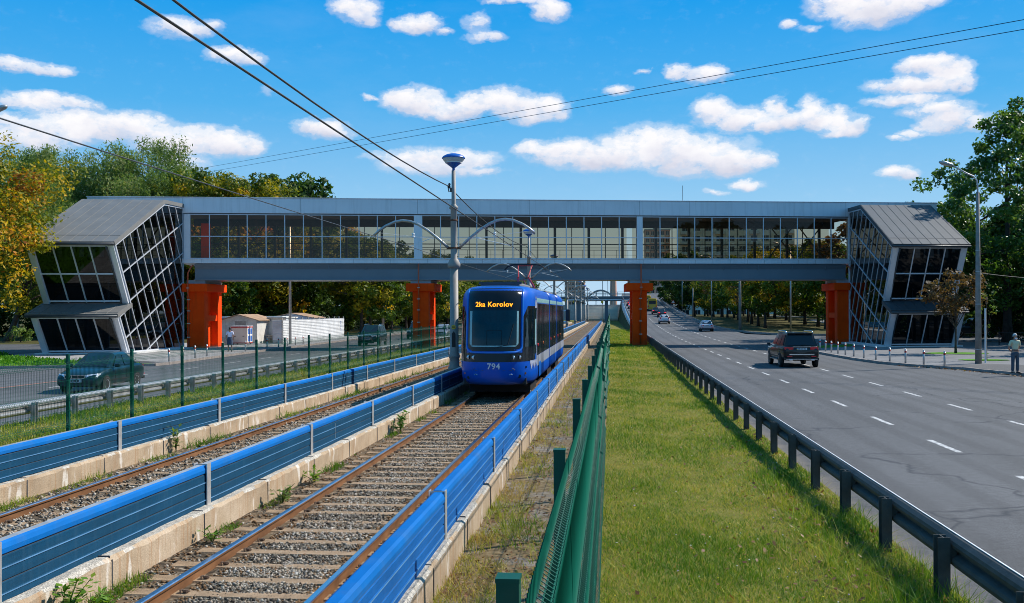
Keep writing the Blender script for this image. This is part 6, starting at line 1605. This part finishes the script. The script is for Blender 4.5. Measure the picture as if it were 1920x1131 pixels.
def block(name,label,x0,x1,y,h,mat,nx,nz,dep=14,trim=None):
    T=thing(name,label,'building',((x0+x1)/2,y,0)); w=(x1-x0)/2; b=MB(); b.box(-w,w,0,dep,-.2,h); b.build('wall',mat,T)
    b=MB(); b.box(-w-.3,w+.3,-.3,dep+.3,h,h+.6); b.box(-w*.3,w*.3,3,8,h+.6,h+2.8); b.build('roof',M['conc'],T)
    cw=2*w/nx; ch=h/nz; src=None
    for i in range(nx):
        for j in range(nz):
            if j*nx*0+ (i*nz+j)>=99: break
            x=-w+cw*(i+.5); z=ch*(j+.35)
            if src is None:
                b=MB(); b.box(-cw*.28,cw*.28,-.03,.05,0,ch*.5,0); b.box(-cw*.32,cw*.32,-.05,-.031,-.08*ch,0,1); b.box(-.05,.05,-.05,-.031,0,ch*.5,1); src=b.build('window',[M['carglass'],M['white_dirty']],T,(x,0,z))
            else: link('window',src.data,T,(x,0,z))
    b=MB()
    for i in range(1,nx): b.box(-w+cw*i-.05,-w+cw*i+.05,-.02,0,0,h)
    b.build('panel_seams',M['conc'],T)
    if trim:
        b=MB()
        for i in range(0,nx,3):
            for j in range(1,nz): b.box(-w+cw*(i+.1),-w+cw*(i+.9),-1.1,0,ch*j,ch*j+1.0)
        b.build('balconies',trim,T)
    return T
block('apartment_block','wide beige apartment block seen through the right part of the bridge glazing',24.0,63,350,33.0,M['panel_far'],10,9,14,M['white_dirty'])
block('apartment_block','narrow brown tower block seen through the glazing beside the right middle pilaster',15.5,26.5,450,39,M['brick_far'],5,12,14,M['panel_far'])
block('apartment_block','salmon coloured tower block above the far overpass',-27.5,-15.5,600,20.5,M['brick_far'],6,7,14,M['white_dirty'])
block('apartment_block','grey block behind the left trees, showing through gaps',-150,-110,300,26,M['panel_far'],10,9)
for k,(x,y,h) in enumerate(((-2.4,300,14),(.3,318,13),(6.8,300,13),(-1.0,360,16))):
    T=thing('far_pole',f'{ORD[k]} thin far pole on the overpass skyline, counted from the nearest','pole',(x,y,5)); b=MB(); b.tube([(0,0,0),(0,0,h-5)],.10,6); b.tube([(0,0,h-5),(-1.2,0,h-4.6)],.06,5); b.build('pole',M['conc_pole'],T)
T=thing('antenna','thin aerial rod on the bridge roof, right of the middle','aerial',(6.2,86.6,12.2)); b=MB(); b.tube([(0,0,0),(0,0,1.5)],.02,5); b.box(-.1,.1,-.1,.1,0,.05); b.build('rod',M['steel_dark'],T)
# ---------------------------------------------------------------- people
def skin_obj(name,pts,edges,mat,parent,sub=2):
    me=bpy.data.meshes.new(name); me.from_pydata([p[:3] for p in pts],edges,[]); me.materials.append(mat); o=link(name,me,parent)
    md=o.modifiers.new('Skin','SKIN'); md.use_smooth_shade=True
    sv=me.skin_vertices[0].data
    for i,p in enumerate(pts):
        r=p[3]; sv[i].radius=(r,r) if not isinstance(r,tuple) else r; sv[i].use_root=(i==0)
    s=o.modifiers.new('Sub','SUBSURF'); s.levels=sub; s.render_levels=sub; return o
def chain(*n): return [(a,b_) for a,b_ in zip(n,n[1:])]
def person(label,loc,rz,back_hands,mats,hair,skirt=False,step=.0):
    T=thing('person',label,'person',loc,rz); sk=M[mats['skin']]
    # faces -y.  metres
    P=[(0,0,.96,(.135,.105)),(0,.0,1.10,(.125,.095)),(0,.01,1.28,(.145,.105)),(0,.01,1.40,(.13,.09)),(0,0,1.47,(.055,.055)),(0,-.012,1.54,(.054,.056)),(0,-.02,1.62,(.073,.088)),(0,-.012,1.69,(.066,.082)),(0,-.005,1.735,(.03,.04))]
    E=chain(0,1,2,3,4,5,6,7,8)
    def addc(base,lst):
        i0=len(P); P.extend(lst); E.append((base,i0)); E.extend(chain(*range(i0,len(P)))); return len(P)-1
    for s in (-1,1):
        st=step*s
        addc(0,[(s*.095,.0,.88,.088),(s*.11,-st*.45,.50,.058),(s*.115,-st*.15+.01,.28,.052),(s*.12,.02-st*.9+.0,.09,.036),(s*.125,-.07-st*.9,.045,.038),(s*.135,-.15-st*.9,.035,.03)])
        if back_hands: arm=[(s*.185,.01,1.39,.052),(s*.265,.06,1.17,.041),(s*.255,.09,1.10,.038),(s*.12,.17,.99,.030),(s*.05,.185,.945,.026)]
        else: arm=[(s*.185,.01,1.39,.050),(s*.245,.02,1.14,.040),(s*.255,.01,1.07,.036),(s*.255,-.04-.04*s,.90,.027),(s*.255,-.055-.04*s,.84,.024)]
        h=addc(3,arm); q=P[h]
        dx,dy,dz=(-s*.55,.1,-.8) if back_hands else (0,-.15,-1)
        for j,(o,l) in enumerate(((-.022,.068),(-.008,.078),(.008,.074),(.021,.06))):
            ox,oy=(0,o) if not back_hands else (o*.5,o)
            a=(q[0]+ox+dx*.03,q[1]+oy+dy*.03,q[2]+dz*.03,.0095); b_=(a[0]+dx*l*.5,a[1]+dy*l*.5,a[2]+dz*l*.5,.0085); c_=(b_[0]+dx*l*.35,b_[1]+dy*l*.5-.01,b_[2]+dz*l*.4,.0075)
            addc(h,[a,b_,c_])
        addc(h-1,[(q[0]-dx*.01,q[1]-.03,q[2]+.015,.011),(q[0],q[1]-.045,q[2]-.02,.0095)])
    skin_obj('body',P,E,sk,T)
    # face
    b=MB()
    for s in (-1,1):
        b.sphere((s*.030,-.098,1.635),.011,8,1); b.box(s*.030-.016,s*.030+.016,-.108,-.098,1.655,1.661,2)
        b.sphere((s*.078,.0,1.625),.022,8,0,1.3)
    b.hull8([(-.010,-.098,1.63),(.010,-.098,1.63),(.006,-.10,1.655),(-.006,-.10,1.655)],[(-.014,-.118,1.60),(.014,-.118,1.60),(.004,-.105,1.65),(-.004,-.105,1.65)],0)
    b.box(-.024,.024,-.102,-.096,1.572,1.580,3); b.build('face',[sk,M['white'],M[hair],M['red']],T)
    # hair
    b=MB(); rows=[]
    for i in range(7):
        a=PI/2*i/6; z=1.665+.092*math.sin(a); r=math.cos(a)
        rows.append([(.082*r*math.cos(t),.012+.098*r*math.sin(t)+ (.0),z) for t in [2*PI*j/18 for j in range(18)]])
    low=[(.083*math.cos(t),.014+.099*math.sin(t),1.665-(.075 if math.sin(t)>-.25 else .0)*(1 if not hair=='hair_w' else .8)) for t in [2*PI*j/18 for j in range(18)]]
    b.loft([low]+rows,0,False); b.build('hair',M[hair],T,smooth=True)
    if hair=='hair_dk':
        b=MB(); b.sphere((0,.10,1.71),.055,10); b.build('hair_bun',M[hair],T,smooth=True)
    # clothes
    sl=[]
    TP=[(0,0,1.00,(.150,.120)),(0,.0,1.12,(.142,.112)),(0,.01,1.28,(.160,.122)),(0,.01,1.40,(.145,.105)),(0,.0,1.455,(.075,.07))]; TE=chain(0,1,2,3,4)
    for s in (-1,1):
        i0=len(TP); arm=[(s*.19,.01,1.395,.068),(s*.232,.04 if back_hands else .015,1.25,.060),(s*.25,.055 if back_hands else .018,1.19,.060)]
        TP+=arm; TE.append((3,i0)); TE+=chain(i0,i0+1,i0+2)
    skin_obj('shirt',TP,TE,M[mats['top']],T)
    if skirt:
        b=MB(); rows=[]
        for z,rx,ry in ((1.03,.150,.12),(.95,.185,.15),(.80,.205,.17),(.62,.215,.19),(.48,.22,.20)): rows.append([(rx*math.cos(t)*(1+.05*math.sin(7*t)*(1.03-z)),ry*math.sin(t)*(1+.05*math.sin(6*t)*(1.03-z)),z) for t in [2*PI*j/28 for j in range(28)]])
        b.loft(rows,0,False); b.build('skirt',M[mats['bottom']],T,smooth=True)
    else:
        LP=[(0,0,.98,(.145,.115)),(0,0,.90,(.14,.115))]; LE=[(0,1)]
        for s in (-1,1):
            st=step*s; i0=len(LP); LP+=[(s*.095,.0,.84,.098),(s*.11,-st*.45,.50,.074),(s*.115,-st*.2,.28,.070),(s*.12,.015-st*.9,.075,.066)]; LE.append((1,i0)); LE+=chain(*range(i0,i0+4))
        skin_obj('trousers',LP,LE,M[mats['bottom']],T)
        b=MB(); b.lathe([(.150,1.00),(.152,1.03)],(0,0,0),20,0,'z',False); bo=b.build('belt',M['ink'],T); bo.scale=(1,.82,1)
    for s in (-1,1):
        st=step*s; b=MB(); b.loft([[(s*.125+x*w,y-st*.9,z) for x,z in ((-.04,.0),(.04,.0),(.042,.05*hh),(.0,.085*hh),(-.042,.05*hh))] for y,w,hh in ((.07,.8,1.0),(.0,1.0,1.15),(-.10,1.05,.85),(-.18,.85,.6),(-.205,.4,.4))],0); b.build('shoe',M[mats['shoe']],T,smooth=True)
    return T
man=person('old white haired man in pale yellow shirt, standing with hands behind his back',(17.75,45.9,.13),rad(14),True,dict(skin='skin',top='shirt_y',bottom='trouser',shoe='shoe'),'hair_w')
b=MB(); b.loft([[(x*.055,-.088+abs(x)*.02-.004,z) for x in (-1,-.5,0,.5,1)] for z in (1.505,1.54,1.565)],0,False,False); b.build('face_mask',M['mask'],man,smooth=True)
person('woman in white t-shirt and dark skirt walking away beside the beige cabinet',(-27.55,70.0,.13),PI+rad(20),False,dict(skin='skin_tan',top='tee_w',bottom='skirt',shoe='shoe'),'hair_dk',True,.16)
# ---------------------------------------------------------------- sky, sun, camera
SUN_EL=rad(42); SUN_AZ=rad(58)      # azimuth clockwise from +Y
W_=bpy.data.worlds.new('World'); scene.world=W_; W_.use_nodes=True
t=NT('w',W_)
CL=[(-0.4183,0.2655,0.0333,0.0099,0.75),(-0.394,0.2693,0.0141,0.0062,0.6),(-0.3694,0.2425,0.0275,0.008,1),(-0.3545,0.241,0.0173,0.0062,0.8),(-0.5644,0.2214,0.0271,0.008,0.8),(-0.534,0.2188,0.0172,0.0068,0.75),(-0.2885,0.1788,0.0309,0.0105,1),(-0.2678,0.1763,0.012,0.0062,0.7),(-0.5386,0.1896,0.0454,0.008,0.85),(-0.5074,0.1892,0.0233,0.0062,0.7),(-0.5603,0.1724,0.0296,0.0074,0.7),(-0.5075,0.1716,0.0519,0.0148,1),(-0.4615,0.176,0.0377,0.0136,1),(-0.4236,0.1634,0.0498,0.0148,1),(-0.3797,0.1614,0.037,0.0123,1),(-0.3548,0.1594,0.015,0.0092,0.9),(-0.414,0.145,0.0223,0.0099,0.8),(-0.5474,0.1594,0.035,0.016,0.8),(-0.2542,0.2917,0.0241,0.0123,0.85),(-0.2412,0.2824,0.0169,0.0074,0.6),(-0.191,0.2808,0.0244,0.0086,0.95),(-0.1644,0.2744,0.011,0.0037,0.5),(-0.1323,0.2826,0.016,0.0099,0.55),(-0.127,0.2687,0.0209,0.0055,0.65),(-0.0974,0.3022,0.0308,0.0049,0.8),(-0.06,0.294,0.0209,0.0123,1),(-0.2389,0.2112,0.0085,0.0031,0.6),(-0.1993,0.209,0.0293,0.0136,1),(-0.1834,0.201,0.0294,0.0105,1),(-0.1568,0.1966,0.0338,0.0092,0.95),(-0.1354,0.205,0.0234,0.0105,1),(-0.1059,0.207,0.0259,0.0136,1),(-0.0818,0.2002,0.0277,0.0136,1),(-0.0604,0.2,0.0197,0.0123,1),(-0.0765,0.1899,0.0185,0.0062,0.6),(0.0089,0.2161,0.0158,0.0055,0.75),(0.0328,0.2325,0.0085,0.0031,0.45),(0.0642,0.2324,0.0108,0.0074,0.8),(0.0927,0.2291,0.0249,0.008,1),(-0.0766,0.1639,0.0197,0.0074,0.9),(-0.0446,0.1584,0.043,0.0123,1),(-0.0073,0.1526,0.0489,0.0148,1),(0.0403,0.1619,0.0574,0.0185,1),(0.0821,0.1529,0.0566,0.0197,1),(0.1181,0.1466,0.0382,0.0136,1),(0.1435,0.1456,0.0232,0.0086,0.9),(0.1611,0.1454,0.0115,0.0049,0.6),(0.1029,0.194,0.026,0.0136,1),(0.1284,0.1858,0.0292,0.0111,1),(0.1486,0.1783,0.022,0.0086,0.9),(0.1613,0.1927,0.0127,0.0099,0.9),(0.1737,0.1815,0.0274,0.008,0.9),(0.1935,0.1873,0.0136,0.0148,0.9),(0.213,0.1797,0.0251,0.0111,1),(0.2274,0.1715,0.021,0.0092,0.9),(0.2178,0.1671,0.0156,0.0055,0.7),(0.2418,0.1764,0.012,0.0049,0.55),(0.2327,0.2826,0.0413,0.0099,1),(0.2517,0.2742,0.038,0.0148,1),(0.2798,0.2777,0.0293,0.0111,1),(0.2135,0.2872,0.0223,0.0049,0.8),(0.1731,0.2697,0.0103,0.0049,0.6),(0.1914,0.2673,0.0079,0.0043,0.5),(0.2979,0.2228,0.0262,0.008,1),(0.316,0.215,0.0217,0.0099,1),(0.2887,0.2066,0.0422,0.0086,1),(0.3249,0.2048,0.0154,0.0099,0.9),(0.2794,0.1931,0.0372,0.0062,0.75),(0.3069,0.1828,0.0286,0.0074,0.8),(0.3136,0.1741,0.0217,0.0123,0.95),(0.2747,0.1596,0.0117,0.0037,0.7),(0.2885,0.1635,0.0148,0.0049,0.6),(0.338,0.1684,0.0228,0.0074,0.6),(0.3684,0.1649,0.0196,0.0099,0.8),(0.2699,0.1262,0.0172,0.0068,0.95),(0.1282,0.1237,0.0164,0.0055,0.9),(0.1026,0.1172,0.0095,0.0031,0.5),(-0.1463,0.151,0.0369,0.0086,0.75),(-0.1889,0.1492,0.0428,0.0111,0.8),(-0.2154,0.1531,0.0365,0.0062,0.5),(-0.1303,0.1406,0.0246,0.0049,0.6),(-0.1677,0.1415,0.0552,0.0074,0.6),(-0.3344,0.2134,0.0116,0.0062,0.3)]
sky=t.n('TexSky',{'sky_type':'NISHITA','sun_disc':False,'sun_elevation':SUN_EL,'sun_rotation':SUN_AZ,'altitude':120,'air_density':1.0,'dust_density':.35,'ozone_density':2.2})
dirv=t.n('TexCoord').outputs['Generated']
sx,sy,sz=[t.n('SeparateXYZ',None,Vector=t.vmath('NORMALIZE',dirv)).outputs[i] for i in range(3)]
az=t.math('ARCTAN2',sx,sy); el=t.math('ARCSINE',sz)
base=t.n('CombineXYZ',None,X=az,Y=el).outputs[0]
ns=t.vmath('MULTIPLY',base,(1.0,1.55,1.0))
w1=t.n('TexNoise',None,Vector=ns,Scale=20.0,Detail=4.0,Roughness=.55).outputs['Color']
w2=t.n('TexNoise',None,Vector=ns,Scale=70.0,Detail=6.0,Roughness=.6).outputs['Color']
wp=t.vmath('ADD',base,t.vmath('MULTIPLY',t.vmath('SUBTRACT',w1,(.5,.5,.5)),(.040,.018,0)))
wp=t.vmath('ADD',wp,t.vmath('MULTIPLY',t.vmath('SUBTRACT',w2,(.5,.5,.5)),(.012,.008,0)))
grad=t.ramp(t.math('MULTIPLY',el,1.0),[(0,(.34,.48,.62)),(.10,(.21,.41,.60)),(.20,(.055,.30,.59)),(.31,(.0,.225,.575)),(.45,(.02,.23,.55)),(.7,(.05,.22,.47)),(1.0,(.06,.22,.45))])
skyc=t.mix(.97,t.n('HueSaturation',None,Hue=.495,Saturation=1.25,Value=1.3,Fac=1.0,Color=sky.outputs[0]).outputs[0],t.vmath('SCALE',grad,10.0))
acc=None
sw=None; sh_=None; wpy=t.n('SeparateXYZ',None,Vector=wp).outputs[1]
for a0,e0,ra,re,wt in CL:
    d=t.vmath('LENGTH',t.vmath('MULTIPLY',t.vmath('SUBTRACT',wp,(a0,e0,0)),(1/ra,1/re,0)),out=1)
    v=t.math('MULTIPLY',t.n('MapRange',{'interpolation_type':'SMOOTHSTEP'},Value=d,i1=1.6,i2=.0,i3=0.0,i4=1.0).outputs[0],wt)
    acc=v if acc is None else t.math('SMOOTH_MAX',acc,v,.12)
    hy=t.math('DIVIDE',t.math('SUBTRACT',wpy,e0),re)
    sw=v if sw is None else t.math('ADD',sw,v); sh_=t.math('MULTIPLY',v,hy) if sh_ is None else t.math('MULTIPLY_ADD',v,hy,sh_)
fb=t.n('TexNoise',None,Vector=ns,Scale=60.0,Detail=9.0,Roughness=.64).outputs[0]
dens=t.math('ADD',acc,t.math('MULTIPLY',t.math('SUBTRACT',fb,.5),t.math('MULTIPLY',acc,2.6)))
cov=t.ramp(dens,[(.10,(0,0,0)),(.30,(.30,.30,.30)),(.55,(.80,.80,.80)),(.9,(1,1,1))],'EASE')
veil=t.ramp(t.noise(t.vmath('MULTIPLY',base,(1,2.6,1)),5.0,6,.6),[(.52,(0,0,0)),(.8,(.07,.07,.07))])
cov=t.math('MAXIMUM',cov,veil)
hgt=t.math('ADD',t.math('DIVIDE',sh_,t.math('ADD',sw,.05)),t.math('MULTIPLY',t.math('SUBTRACT',t.noise(ns,26.0,5,.6),.5),1.6))
shade=t.ramp(t.math('MULTIPLY_ADD',hgt,.5,.5),[(.10,(4.5,4.65,5.5)),(.42,(5.9,5.9,6.4)),(.68,(6.8,6.75,6.9))])
CLOUD_GAIN=1.0
mixc=t.mix(cov,skyc,t.mix(1.0,shade,(CLOUD_GAIN,)*3,'MULTIPLY'))
bg=t.n('Background',None,Color=mixc,Strength=.10)
wo=t.t.nodes.new('ShaderNodeOutputWorld'); t.t.links.new(bg.outputs[0],wo.inputs[0])
sl=bpy.data.lights.new('sun','SUN'); sl.energy=4.3; sl.angle=rad(.53); sl.color=(1,.945,.86)
so=bpy.data.objects.new('sun',sl); COL.objects.link(so)
sd=Vector((math.sin(SUN_AZ)*math.cos(SUN_EL),math.cos(SUN_AZ)*math.cos(SUN_EL),math.sin(SUN_EL)))
so.rotation_euler=(-sd).to_track_quat('-Z','Y').to_euler(); so.location=(60,40,80)
cd=bpy.data.cameras.new('camera'); cam=bpy.data.objects.new('camera',cd); COL.objects.link(cam)
cd.lens=35; cd.sensor_width=36; cd.clip_start=.1; cd.clip_end=6000; cd.shift_y=18.5/1920
cam.location=(0,0,2.95); cam.rotation_euler=(PI/2,.0044,rad(5.66)); scene.camera=cam
vs=scene.view_settings; vs.view_transform='Standard'; vs.look='None'; vs.exposure=0.55; vs.gamma=1.0; vs.use_curve_mapping=False
scene.cycles.pixel_filter_type='BLACKMAN_HARRIS'; scene.cycles.filter_width=.95; scene.cycles.max_bounces=8; scene.cycles.transparent_max_bounces=24; scene.cycles.use_denoising=True
